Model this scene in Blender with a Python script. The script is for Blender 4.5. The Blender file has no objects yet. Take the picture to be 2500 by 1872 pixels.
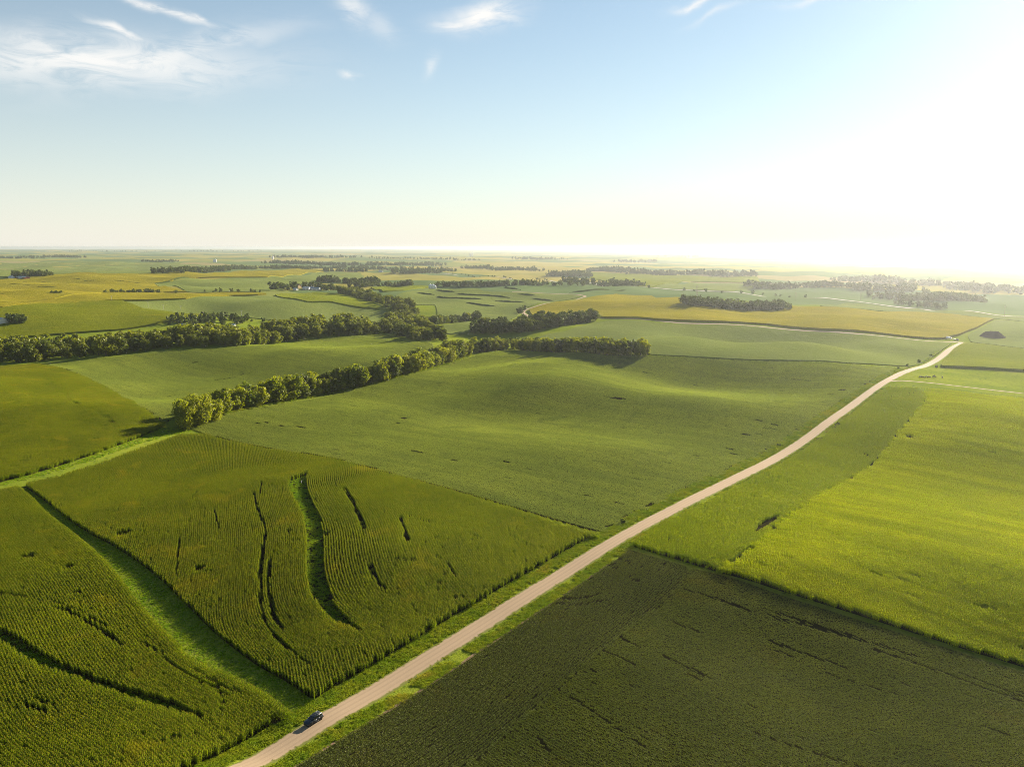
import bpy, bmesh, math, random
import numpy as np
from mathutils import Vector, Matrix
from mathutils.geometry import delaunay_2d_cdt

# ------------------------------------------------------------------ camera, sky, sun, exposure
R = math.radians
SC = bpy.context.scene
COL = SC.collection
CAM_Z = 106.0
HFOV = 66.0
FPX = 1250.0 / math.tan(R(HFOV / 2))          # focal length in photograph pixels (2500 wide)
PITCH = math.atan((936.0 - 603.0) / FPX)
SUN_AZ, SUN_EL = R(37.5), R(20.0)

cam_data = bpy.data.cameras.new("camera")
cam_data.sensor_fit = 'HORIZONTAL'
cam_data.angle = R(HFOV)
cam_data.clip_start = 1.0
cam_data.clip_end = 200000.0
cam = bpy.data.objects.new("camera", cam_data)
COL.objects.link(cam)
cam.location = (0, 0, CAM_Z)
cam.rotation_euler = (R(90) - PITCH, 0, 0)
SC.camera = cam

SC.view_settings.view_transform = 'Standard'
SC.view_settings.look = 'None'
SC.view_settings.exposure = 1.7
SC.view_settings.gamma = 1.0
SC.view_settings.use_curve_mapping = False
SC.render.engine = 'CYCLES'
SC.cycles.use_denoising = True
SC.cycles.denoiser = 'OPENIMAGEDENOISE'
SC.cycles.denoising_input_passes = 'RGB_ALBEDO_NORMAL'
SC.cycles.denoising_prefilter = 'NONE'
SC.cycles.use_adaptive_sampling = True
SC.cycles.adaptive_threshold = 0.012
SC.cycles.max_bounces = 6
SC.cycles.diffuse_bounces = 3
SC.cycles.transmission_bounces = 4
SC.cycles.glossy_bounces = 2
SC.cycles.volume_bounces = 1
SC.cycles.filter_width = 0.9
SC.cycles.caustics_reflective = False
SC.cycles.caustics_refractive = False

sun_data = bpy.data.lights.new("sun", 'SUN')
sun_data.energy = 5.0
sun_data.angle = R(0.6)
sun_data.color = (1.0, 0.875, 0.66)
sun = bpy.data.objects.new("sun", sun_data)
COL.objects.link(sun)
sun_dir = Vector((math.sin(SUN_AZ) * math.cos(SUN_EL), math.cos(SUN_AZ) * math.cos(SUN_EL), math.sin(SUN_EL)))
sun.rotation_euler = sun_dir.to_track_quat('Z', 'Y').to_euler()
sun.location = (300, 300, 300)


class NT:
    """small helper around a node tree"""
    def __init__(self, tree):
        self.t = tree
        tree.nodes.clear()

    def n(self, kind, **kw):
        nd = self.t.nodes.new(kind)
        for k, v in kw.items():
            setattr(nd, k, v)
        return nd

    def link(self, a, b):
        self.t.links.new(a, b)

    def val(self, sock, v):
        if hasattr(v, "is_linked") or hasattr(v, "links"):
            self.link(v, sock)
        else:
            sock.default_value = v

    def math(self, op, a, b=0.0, c=None, clamp=False):
        nd = self.n('ShaderNodeMath', operation=op, use_clamp=clamp)
        self.val(nd.inputs[0], a)
        self.val(nd.inputs[1], b)
        if c is not None:
            self.val(nd.inputs[2], c)
        return nd.outputs[0]

    def mix(self, f, a, b, mode='MIX'):
        nd = self.n('ShaderNodeMix', data_type='RGBA', blend_type=mode)
        self.val(nd.inputs[0], f)
        self.val(nd.inputs[6], a)
        self.val(nd.inputs[7], b)
        return nd.outputs[2]

    def noise(self, vec, scale, detail=3.0, rough=0.55, distort=0.0):
        nd = self.n('ShaderNodeTexNoise')
        if vec is not None:
            self.link(vec, nd.inputs['Vector'])
        nd.inputs['Scale'].default_value = scale
        nd.inputs['Detail'].default_value = detail
        nd.inputs['Roughness'].default_value = rough
        nd.inputs['Distortion'].default_value = distort
        return nd.outputs['Fac']

    def ramp(self, f, a, b, smooth=True):
        nd = self.n('ShaderNodeMapRange', interpolation_type='SMOOTHSTEP' if smooth else 'LINEAR')
        self.val(nd.inputs[0], f)
        nd.inputs[1].default_value = a
        nd.inputs[2].default_value = b
        return nd.outputs[0]


world = bpy.data.worlds.new("World")
SC.world = world
world.use_nodes = True
w = NT(world.node_tree)
sky = w.n('ShaderNodeTexSky', sky_type='NISHITA')
sky.sun_disc = False
sky.sun_elevation = SUN_EL
sky.sun_rotation = SUN_AZ
sky.altitude = 400
sky.air_density = 1.0
sky.dust_density = 0.25
sky.ozone_density = 2.0
geo = w.n('ShaderNodeTexCoord')
sep = w.n('ShaderNodeSeparateXYZ')
w.link(geo.outputs['Generated'], sep.inputs[0])
azim = w.math('ARCTAN2', sep.outputs[0], sep.outputs[1])
elev = w.math('ARCSINE', sep.outputs[2])


def pix_dir(px, py):
    x, y = px - 1250.0, 936.0 - py
    return np.array([x, FPX * math.cos(PITCH) + y * math.sin(PITCH), -FPX * math.sin(PITCH) + y * math.cos(PITCH)])


# thin cirrus: soft-edged streaks of wispy noise at fixed places of the sky
comb = w.n('ShaderNodeCombineXYZ')
w.link(azim, comb.inputs[0])
w.link(elev, comb.inputs[1])
CIRRUS = [  # px, py, half length px, half width px, tilt deg, strength
    (235, 150, 330, 52, 3, 1.0), (120, 120, 190, 30, -6, .75), (370, 150, 180, 34, 22, .9), (560, 92, 170, 26, 12, .5),
    (285, 76, 55, 9, -18, 1.0), (395, 18, 120, 9, -11, 1.0), (480, 36, 30, 7, -16, .9),
    (860, 22, 40, 30, -35, .7), (925, 60, 60, 24, -20, .35),
    (1175, 42, 85, 26, 8, 1.15), (1110, 55, 50, 14, 12, .9), (1225, 36, 55, 18, -14, .9), (852, 180, 22, 7, 8, .7), (1058, 158, 14, 26, -20, .45),
    (1688, 6, 55, 9, 6, .9), (1745, 36, 60, 7, 14, .45), (540, 178, 60, 10, 6, .35), (2010, 2, 90, 7, 2, .5), (150, 196, 60, 7, 0, .25)]
total = None
warp = w.n('ShaderNodeTexNoise')
w.link(comb.outputs[0], warp.inputs['Vector'])
warp.inputs['Scale'].default_value = 14.0
warp.inputs['Detail'].default_value = 5.0
wsep = w.n('ShaderNodeSeparateXYZ')
w.link(warp.outputs['Color'], wsep.inputs[0])
waz = w.math('ADD', azim, w.math('MULTIPLY', w.math('SUBTRACT', wsep.outputs[0], .5), .05))
wel = w.math('ADD', elev, w.math('MULTIPLY', w.math('SUBTRACT', wsep.outputs[1], .5), .03))
for (px, py, hl, hw, tilt, st) in CIRRUS:
    d = pix_dir(px, py)
    d = d / np.linalg.norm(d)
    a0, e0 = math.atan2(d[0], d[1]), math.asin(d[2])
    k = 1.0 / FPX
    c, s = math.cos(R(tilt)), math.sin(R(tilt))
    da = w.math('SUBTRACT', waz, a0)
    de = w.math('SUBTRACT', wel, e0)
    u = w.math('ADD', w.math('MULTIPLY', da, c / (hl * k)), w.math('MULTIPLY', de, s / (hl * k)))
    v = w.math('ADD', w.math('MULTIPLY', de, c / (hw * k)), w.math('MULTIPLY', da, -s / (hw * k)))
    q = w.math('ADD', w.math('MULTIPLY', u, u), w.math('MULTIPLY', v, v))
    g = w.math('MULTIPLY', w.math('EXPONENT', w.math('MULTIPLY', q, -1.3)), st)
    total = g if total is None else w.math('MAXIMUM', total, g)
mp = w.n('ShaderNodeMapping')
w.link(comb.outputs[0], mp.inputs['Vector'])
mp.inputs['Rotation'].default_value = (0, 0, R(-12))
mp.inputs['Scale'].default_value = (9, 34, 1)
wisp = w.noise(mp.outputs[0], 1.6, 8.0, 0.62, 1.2)
cl = w.math('MULTIPLY', total, w.ramp(wisp, 0.22, 0.60))
cl = w.math('MULTIPLY', cl, 0.92, clamp=True)
hsv = w.n('ShaderNodeHueSaturation')
hsv.inputs['Saturation'].default_value = 0.96
w.link(w.mix(1.0, sky.outputs[0], (.78, .845, .79, 1), 'MULTIPLY'), hsv.inputs['Color'])
veil = w.math('EXPONENT', w.math('MULTIPLY', w.math('MAXIMUM', elev, 0.0), -1.0 / R(9.0)))
pale = w.mix(w.math('MULTIPLY', veil, .88), hsv.outputs[0], (5.7, 5.5, 5.05, 1))     # the pale low sky all round the horizon
skyc = w.mix(cl, pale, (6.3, 6.2, 6.0, 1))
bg = w.n('ShaderNodeBackground')
w.link(skyc, bg.inputs['Color'])
bg.inputs['Strength'].default_value = 0.05
wo = w.n('ShaderNodeOutputWorld')
w.link(bg.outputs[0], wo.inputs['Surface'])

random.seed(7)
RNG = np.random.default_rng(7)


# ------------------------------------------------------------------ terrain
CTRL = [
    (0, 1872, -3), (600, 1872, -0.7), (1250, 1900, -1), (2000, 1872, -4), (2600, 1872, -6), (-300, 1872, -4),
    (0, 1600, -2), (300, 1500, -2), (60, 1190, -1), (500, 1350, 1), (900, 1350, 5.5), (1000, 1160, 4), (700, 1100, 0.5),
    (430, 1060, -3), (250, 1000, 3.5), (150, 925, 7), (0, 905, 9), (0, 1050, 4), (-300, 1100, 6),
    (600, 960, -6), (430, 985, -6), (400, 900, -3), (700, 880, 1), (900, 850, 0), (1000, 825, -1), (120, 886, -4),
    (250, 872, -1), (450, 853, 0), (650, 842, 0), (850, 820, -1),
    (200, 838, -9), (420, 822, -9), (700, 806, -9), (30, 848, -8), (900, 800, -8),
    (320, 800, -8), (100, 810, -6), (200, 748, 13), (0, 760, 13), (400, 764, 3), (509, 768, -6), (-400, 800, 8),
    (650, 745, 4), (800, 775, -8), (700, 724, 6), (560, 730, 8),
    (1000, 950, 0), (1180, 1008, -6), (1330, 938, 5), (1300, 885, 6), (1420, 1018, -6), (1550, 905, -1), (1680, 965, 4), (1780, 925, -3), (1860, 905, 3), (1500, 1100, 1), (1650, 1060, -3), (1150, 930, 3),
    (1250, 880, -4), (1080, 895, -6), (900, 1000, -3), (1250, 1150, 2),
    (1500, 838, -2), (1680, 822, 10), (1800, 852, -7), (1950, 840, 8), (2100, 866, -4), (1430, 802, 4), (1900, 815, -1), (2200, 845, 2),
    (1600, 748, 12), (1400, 765, 4), (1800, 765, 5), (1900, 745, 5), (2080, 775, 5), (2300, 795, 0), (1285, 765, -5), (2000, 757, -2),
    (1100, 745, -2), (1300, 718, 7), (1060, 702, 4), (1180, 725, 6), (1420, 722, 6),
    (2400, 1000, 4), (2500, 930, 2), (2500, 862, -3), (2400, 1185, -7), (2500, 1400, 0), (2000, 1400, 4), (2250, 1090, -3), (2500, 1080, -3), (1800, 1400, 5), (2500, 1620, -6),
    (1900, 1600, -3), (1500, 1600, 2), (2900, 1300, -8),
    (300, 684, 20), (0, 680, 22), (150, 700, 14), (450, 700, 8), (600, 668, 18), (800, 690, 2), (900, 664, 4), (1200, 664, -6), (1500, 684, -9), (1900, 706, -13), (2200, 724, -14), (2500, 728, -14),
    (2440, 782, -6), (0, 640, 6), (300, 645, 4), (1250, 640, -8), (1900, 650, -14), (2500, 660, -16), (800, 640, 2),
    (0, 622, 16), (600, 619, 10), (1250, 620, -4), (1900, 624, -12), (2500, 630, -14),
]


def _lp(x, y):
    r = np.hypot(x, y)
    th = np.arctan2(x, y)
    return np.log(np.clip(r, 100, 7000)), np.clip(th, -1.15, 1.15), r, th


ROAD_PX = [(590, 1870), (792, 1758), (900, 1698), (1013, 1629), (1190, 1518), (1380, 1398), (1538, 1300), (1633, 1249), (1759, 1186), (1886, 1123), (1981, 1063), (2076, 993), (2139, 946), (2190, 917), (2253, 896), (2304, 866), (2348, 837)]


def _flat(px, py, z):
    d = pix_dir(px, py)
    return np.array(d[:2]) * (z - CAM_Z) / d[2]


ROAD_A, ROAD_B = _flat(792, 1758, 0.0), _flat(2348, 837, -2.0)


_RNX, _RNY = (ROAD_B[1] - ROAD_A[1]) / np.linalg.norm(ROAD_B - ROAD_A), -(ROAD_B[0] - ROAD_A[0]) / np.linalg.norm(ROAD_B - ROAD_A)


def _tps():
    P = []
    for px, py, z in CTRL:
        d = pix_dir(px, py)
        t = (z - CAM_Z) / d[2]
        P.append((d[0] * t, d[1] * t, z))
    # the road is straight in plan: its sight lines meet that one vertical plane and give the hills it crosses
    n0 = np.array([ROAD_B[1] - ROAD_A[1], -(ROAD_B[0] - ROAD_A[0])])
    for px, py in ROAD_PX:
        d = pix_dir(px, py)
        t = (n0 @ ROAD_A) / (n0 @ d[:2])
        P.append((d[0] * t, d[1] * t, CAM_Z + d[2] * t))
    print('road z', [round(q[2], 1) for q in P[-len(ROAD_PX):]])
    P = np.array(P)
    u, v, _, _ = _lp(P[:, 0], P[:, 1])
    n = len(P)
    D2 = (u[:, None] - u) ** 2 + (v[:, None] - v) ** 2
    K = D2 * np.log(D2 + 1e-9) + np.eye(n) * 1e-3
    A = np.zeros((n + 3, n + 3))
    A[:n, :n] = K
    Q = np.stack([np.ones(n), u, v], 1)
    A[:n, n:] = Q
    A[n:, :n] = Q.T
    b = np.zeros(n + 3)
    b[:n] = P[:, 2]
    return u, v, np.linalg.solve(A, b)


TU, TV, TW = _tps()
_wr = np.random.default_rng(3)
WAVES = [(2 * math.pi / l, _wr.uniform(0, math.pi), _wr.uniform(0, 6.28), a) for l, a in
         ((520, .8), (640, .8), (830, 1.1), (1100, 1.3), (1500, 1.5), (2100, 2.0), (2900, 2.4), (4300, 3.0))]
NEARW = [(2 * math.pi / l, _wr.uniform(0, math.pi), _wr.uniform(0, 6.28), a) for l, a in
         ((73, .15), (95, .3), (130, .65), (170, 1.2), (230, 2.0), (310, 2.8))]


def height(x, y):
    x = np.atleast_1d(np.asarray(x, float))
    y = np.atleast_1d(np.asarray(y, float))
    out = np.empty(len(x))
    for i in range(0, len(x), 40000):
        X, Y = x[i:i + 40000], y[i:i + 40000]
        u, v, r, th = _lp(X, Y)
        D2 = (u[:, None] - TU) ** 2 + (v[:, None] - TV) ** 2
        h = (D2 * np.log(D2 + 1e-9)) @ TW[:-3] + TW[-3] + TW[-2] * u + TW[-1] * v
        back = np.clip((np.abs(th) - 1.15) / 1.2, 0, 1)
        h = h * (1 - back * back * (3 - 2 * back))
        far = np.clip((r - 800) / 2000, 0, 1) * 1.4
        wv = sum(a * np.sin(k * (X * math.cos(d) + Y * math.sin(d)) + p) for k, d, p, a in WAVES)
        nw = sum(a * np.sin(k * (X * math.cos(d) + Y * math.sin(d)) + p) for k, d, p, a in NEARW)
        h = h + wv * far * (1 + np.clip((r - 5000) / 15000, 0, 1)) + nw * (.12 + .88 * np.clip((r - 330) / 260, 0, 1)) * np.clip((r - 150) / 150, 0, 1) * (1 - .92 * np.exp(-(((X - ROAD_A[0]) * _RNX + (Y - ROAD_A[1]) * _RNY) / 42.0) ** 2))
        out[i:i + 40000] = h
    return out


def h1(x, y):
    return float(height([x], [y])[0])


_T = np.concatenate([np.arange(70, 900, 4.0), np.geomspace(900, 30000, 500)])


def ray_ground(pts, off=0.0):
    """where the sight lines of photograph pixels meet the terrain (+off)"""
    pts = np.asarray(pts, float)
    out = []
    for px, py in pts:
        d = pix_dir(px, py)
        d = d / np.hypot(d[0], d[1])
        z = CAM_Z + d[2] * _T
        below = z < height(d[0] * _T, d[1] * _T) + off
        i = int(np.argmax(below)) if below.any() else len(_T) - 1
        lo, hi = _T[max(i - 1, 0)], _T[i]
        for _ in range(18):
            m = .5 * (lo + hi)
            if CAM_Z + d[2] * m < h1(d[0] * m, d[1] * m) + off:
                hi = m
            else:
                lo = m
        out.append((d[0] * hi, d[1] * hi))
    return np.array(out)


# ------------------------------------------------------------------ helpers
def new_obj(name, mesh, parent=None, mat=None, label=None, cat=None, group=None, kind=None):
    o = bpy.data.objects.new(name, mesh)
    COL.objects.link(o)
    if parent is not None:
        o.parent = parent
    if mat is not None and mesh is not None and len(mesh.materials) == 0:
        mesh.materials.append(mat)
    tag(o, label, cat, group, kind)
    return o


def tag(o, label=None, cat=None, group=None, kind=None):
    if label:
        o["label"] = label
    if cat:
        o["category"] = cat
    if group:
        o["group"] = group
    if kind:
        o["kind"] = kind


def mesh_np(name, V, F, smooth=False, mat_idx=None):
    """V (n,3); F (m,k) array of equal-sided faces or a list of faces"""
    me = bpy.data.meshes.new(name)
    V = np.asarray(V, np.float32)
    if isinstance(F, np.ndarray):
        m, k = F.shape
        me.vertices.add(len(V))
        me.vertices.foreach_set("co", V.ravel())
        me.loops.add(m * k)
        me.loops.foreach_set("vertex_index", F.astype(np.int32).ravel())
        me.polygons.add(m)
        me.polygons.foreach_set("loop_start", np.arange(0, m * k, k, dtype=np.int32))
        me.update(calc_edges=True)
    else:
        me.from_pydata(V.tolist(), [], F)
        me.update()
    if smooth:
        me.polygons.foreach_set("use_smooth", np.ones(len(me.polygons), bool))
    if mat_idx is not None:
        me.polygons.foreach_set("material_index", np.asarray(mat_idx, np.int32))
    me.validate()
    return me


def resample(P, step, closed=False):
    P = np.asarray(P, float)
    if closed:
        P = np.vstack([P, P[:1]])
    seg = np.linalg.norm(np.diff(P, axis=0), axis=1)
    s = np.concatenate([[0], np.cumsum(seg)])
    n = max(int(round(s[-1] / step)), 3)
    q = np.linspace(0, s[-1], n + 1)
    out = np.stack([np.interp(q, s, P[:, i]) for i in range(P.shape[1])], 1)
    return out[:-1] if closed else out


def smooth_line(P, it=2, closed=False):
    P = np.asarray(P, float)
    for _ in range(it):
        Q = []
        n = len(P)
        rng = range(n) if closed else range(n - 1)
        if not closed:
            Q.append(P[0])
        for i in rng:
            a, b = P[i], P[(i + 1) % n]
            Q += [a * .75 + b * .25, a * .25 + b * .75]
        if not closed:
            Q.append(P[-1])
        P = np.array(Q)
    return P


def inside(px, py, poly):
    poly = np.asarray(poly)
    x0, y0 = poly[:, 0], poly[:, 1]
    x1, y1 = np.roll(x0, -1), np.roll(y0, -1)
    res = np.zeros(len(px), bool)
    for a, b, c, d in zip(x0, y0, x1, y1):
        if b == d:
            continue
        cond = (b > py) != (d > py)
        res ^= cond & (px < (c - a) * (py - b) / (d - b) + a)
    return res


def dist_line(px, py, line):
    line = np.asarray(line)
    best = np.full(len(px), 1e9)
    for (ax, ay), (bx, by) in zip(line[:-1], line[1:]):
        dx, dy = bx - ax, by - ay
        t = np.clip(((px - ax) * dx + (py - ay) * dy) / (dx * dx + dy * dy + 1e-9), 0, 1)
        best = np.minimum(best, np.hypot(px - ax - t * dx, py - ay - t * dy))
    return best


def vnoise(x, y, scale, seed=0):
    """smooth value noise 0..1"""
    x = np.asarray(x) / scale + 1000 + seed * 17.3
    y = np.asarray(y) / scale + 1000 + seed * 9.1
    xi, yi = np.floor(x).astype(np.int64), np.floor(y).astype(np.int64)
    fx, fy = x - xi, y - yi
    fx, fy = fx * fx * (3 - 2 * fx), fy * fy * (3 - 2 * fy)

    def hsh(a, b):
        n = (a * 374761393 + b * 668265263 + seed * 1442695) & 0x7fffffff
        n = ((n ^ (n >> 13)) * 1274126177) & 0x7fffffff
        return ((n ^ (n >> 16)) & 0xffff) / 65535.0
    return (hsh(xi, yi) * (1 - fx) + hsh(xi + 1, yi) * fx) * (1 - fy) + (hsh(xi, yi + 1) * (1 - fx) + hsh(xi + 1, yi + 1) * fx) * fy


# ------------------------------------------------------------------ materials
def material(name):
    m = bpy.data.materials.new(name)
    m.use_nodes = True
    return m, NT(m.node_tree)


def leaf_mat(name, a, b, trans, tmix=0.4, gloss=0.08, rough=0.45, patch=35.0, patch2=None, rand=.35, streak=None):
    """thin leaves: diffuse + translucent + a little sheen, colour varied by plant and by place"""
    m, t = material(name)
    oi = t.n('ShaderNodeObjectInfo')
    gp = t.n('ShaderNodeNewGeometry')
    big = t.ramp(t.noise(gp.outputs['Position'], 1.0 / patch, 3.0, .6), .35, .65)
    fine = t.noise(gp.outputs['Position'], 0.9, 2.0)
    f = t.math('ADD', t.math('MULTIPLY', big, .5), t.math('MULTIPLY', oi.outputs['Random'], rand))
    f = t.math('ADD', f, t.math('MULTIPLY', t.math('SUBTRACT', fine, .5), .6), clamp=True)
    colr = t.mix(f, (*a, 1), (*b, 1))
    if patch2:
        colr = t.mix(t.ramp(t.noise(gp.outputs['Position'], 1 / 18.0, 4.0, .6, .5), .56, .72), colr, (*patch2, 1))
    if streak:
        mp_ = t.n('ShaderNodeMapping')
        mp_.inputs['Rotation'].default_value = (0, 0, streak[0])
        t.link(gp.outputs['Position'], mp_.inputs['Vector'])
        m3 = t.n('ShaderNodeMapping')
        m3.inputs['Scale'].default_value = (.012, .10, 0)
        t.link(mp_.outputs[0], m3.inputs['Vector'])
        colr = t.mix(t.math('MULTIPLY', t.ramp(t.noise(m3.outputs[0], 1.0, 5.0, .65), .38, .66), .75), colr, (*streak[1], 1))
    df = t.n('ShaderNodeBsdfDiffuse')
    t.link(colr, df.inputs['Color'])
    tr = t.n('ShaderNodeBsdfTranslucent')
    tc = t.mix(1.0, colr, (*trans, 1), 'MULTIPLY')
    t.link(tc, tr.inputs['Color'])
    mx = t.n('ShaderNodeMixShader')
    mx.inputs[0].default_value = tmix
    t.link(df.outputs[0], mx.inputs[1])
    t.link(tr.outputs[0], mx.inputs[2])
    out = t.n('ShaderNodeOutputMaterial')
    if gloss:
        gl = t.n('ShaderNodeBsdfGlossy')
        gl.inputs['Roughness'].default_value = rough
        gl.inputs['Color'].default_value = (.9, .95, .8, 1)
        m2 = t.n('ShaderNodeMixShader')
        m2.inputs[0].default_value = gloss
        t.link(mx.outputs[0], m2.inputs[1])
        t.link(gl.outputs[0], m2.inputs[2])
        t.link(m2.outputs[0], out.inputs['Surface'])
    else:
        t.link(mx.outputs[0], out.inputs['Surface'])
    return m


def canopy_mat(name, a, b, c, row_az, row_sp=0.76, bump=0.6, big=120.0, fine=1.1):
    """the closed top of a crop seen from far: grain of plants, faint rows, soft patches of colour"""
    m, t = material(name)
    gp = t.n('ShaderNodeNewGeometry')
    rot = t.n('ShaderNodeMapping')
    rot.inputs['Rotation'].default_value = (0, 0, row_az)
    t.link(gp.outputs['Position'], rot.inputs['Vector'])
    st = t.n('ShaderNodeMapping')
    st.inputs['Scale'].default_value = (1.0, .16, 1.0)
    t.link(rot.outputs[0], st.inputs['Vector'])
    n1 = t.noise(gp.outputs['Position'], 1.0 / big, 4.0, .55)
    n2 = t.noise(st.outputs[0], .11, 5.0, .65)
    n3 = t.noise(gp.outputs['Position'], fine, 3.0, .7)
    n4 = t.noise(gp.outputs['Position'], .16, 4.0, .7)
    f = t.math('ADD', t.math('MULTIPLY', t.ramp(n1, .3, .7), .55), t.math('MULTIPLY', n2, .45))
    colr = t.mix(f, (*a, 1), (*b, 1))
    colr = t.mix(t.ramp(n2, .52, .75), colr, (*c, 1))
    colr = t.mix(t.math('MULTIPLY', t.ramp(n3, .75, .3), .45), colr, (a[0] * .45, a[1] * .5, a[2] * .5, 1))
    bs = t.n('ShaderNodeBsdfDiffuse')
    t.link(colr, bs.inputs['Color'])
    bp = t.n('ShaderNodeBump')
    bp.inputs['Strength'].default_value = bump
    bp.inputs['Distance'].default_value = 1.0
    hh = t.math('ADD', t.math('MULTIPLY', n3, .8), t.math('MULTIPLY', n4, 1.6))
    t.link(hh, bp.inputs['Height'])
    t.link(bp.outputs[0], bs.inputs['Normal'])
    out = t.n('ShaderNodeOutputMaterial')
    t.link(bs.outputs[0], out.inputs['Surface'])
    return m


def plain_mat(name, colr, rough=.7, metal=0.0, var=.15, scale=.6, spec=.3, coat=0.0):
    m, t = material(name)
    tc = t.n('ShaderNodeTexCoord')
    n = t.noise(tc.outputs['Object'], scale, 4.0)
    cc = t.mix(n, tuple(v * (1 - var) for v in colr) + (1,), tuple(min(1, v * (1 + var)) for v in colr) + (1,))
    bs = t.n('ShaderNodeBsdfPrincipled')
    t.link(cc, bs.inputs['Base Color'])
    bs.inputs['Roughness'].default_value = rough
    bs.inputs['Metallic'].default_value = metal
    bs.inputs['Specular IOR Level'].default_value = spec
    bs.inputs['Coat Weight'].default_value = coat
    out = t.n('ShaderNodeOutputMaterial')
    t.link(bs.outputs[0], out.inputs['Surface'])
    return m


def ground_material():
    m, t = material("grass_and_far_farmland")
    gp = t.n('ShaderNodeNewGeometry')
    pos = gp.outputs['Position']
    n1 = t.noise(pos, .02, 4.0, .6)
    n2 = t.noise(pos, .35, 4.0, .7)
    n3 = t.noise(pos, 2.2, 2.0, .7)
    grass = t.mix(t.ramp(n1, .3, .7), (.125, .170, .014, 1), (.185, .215, .022, 1))
    grass = t.mix(t.ramp(n2, .5, .75), grass, (.05, .085, .014, 1))
    grass = t.mix(t.math('MULTIPLY', t.ramp(n3, .55, .8), .5), grass, (.16, .15, .05, 1))
    # the section grid of distant farmland: one colour of crop for each parcel
    rot = t.n('ShaderNodeMapping')
    rot.inputs['Rotation'].default_value = (0, 0, R(37))
    t.link(pos, rot.inputs['Vector'])
    sp = t.n('ShaderNodeSeparateXYZ')
    wob = t.n('ShaderNodeTexNoise')
    wob.inputs['Scale'].default_value = .0016
    t.link(pos, wob.inputs['Vector'])
    add = t.n('ShaderNodeVectorMath', operation='MULTIPLY_ADD')
    t.link(wob.outputs['Color'], add.inputs[0])
    add.inputs[1].default_value = (260, 260, 0)
    t.link(rot.outputs[0], add.inputs[2])
    t.link(add.outputs[0], sp.inputs[0])
    row = t.math('FLOOR', t.math('DIVIDE', sp.outputs[1], 310.0))
    wn0 = t.n('ShaderNodeTexWhiteNoise', noise_dimensions='1D')
    t.link(row, wn0.inputs['W'])
    cx = t.math('FLOOR', t.math('DIVIDE', t.math('ADD', sp.outputs[0], t.math('MULTIPLY', wn0.outputs['Value'], 900)), 640.0))
    cid = t.n('ShaderNodeCombineXYZ')
    t.link(cx, cid.inputs[0])
    t.link(row, cid.inputs[1])
    wn = t.n('ShaderNodeTexWhiteNoise', noise_dimensions='2D')
    t.link(cid.outputs[0], wn.inputs['Vector'])
    cr = t.n('ShaderNodeValToRGB')
    cr.color_ramp.interpolation = 'CONSTANT'
    cols = [(0, (.10, .145, .055)), (.28, (.26, .225, .045)), (.46, (.085, .13, .05)), (.62, (.19, .205, .05)), (.74, (.30, .245, .06)), (.86, (.12, .17, .06)), (.94, (.27, .22, .10))]
    while len(cr.color_ramp.elements) < len(cols):
        cr.color_ramp.elements.new(.5)
    for e, (p, c) in zip(cr.color_ramp.elements, cols):
        e.position = p
        e.color = (*c, 1)
    t.link(wn.outputs['Value'], cr.inputs[0])
    far = t.mix(t.math('MULTIPLY', t.noise(pos, .004, 4.0, .6), .5), cr.outputs[0], (.10, .13, .045, 1))
    ln = t.n('ShaderNodeVectorMath', operation='LENGTH')
    t.link(pos, ln.inputs[0])
    mk = t.ramp(ln.outputs['Value'], 1500, 1600)
    colr = t.mix(mk, grass, far)
    bs = t.n('ShaderNodeBsdfDiffuse')
    t.link(colr, bs.inputs['Color'])
    bp = t.n('ShaderNodeBump')
    bp.inputs['Strength'].default_value = .7
    bp.inputs['Distance'].default_value = .25
    t.link(t.math('ADD', n2, n3), bp.inputs['Height'])
    t.link(bp.outputs[0], bs.inputs['Normal'])
    out = t.n('ShaderNodeOutputMaterial')
    t.link(bs.outputs[0], out.inputs['Surface'])
    return m


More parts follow.
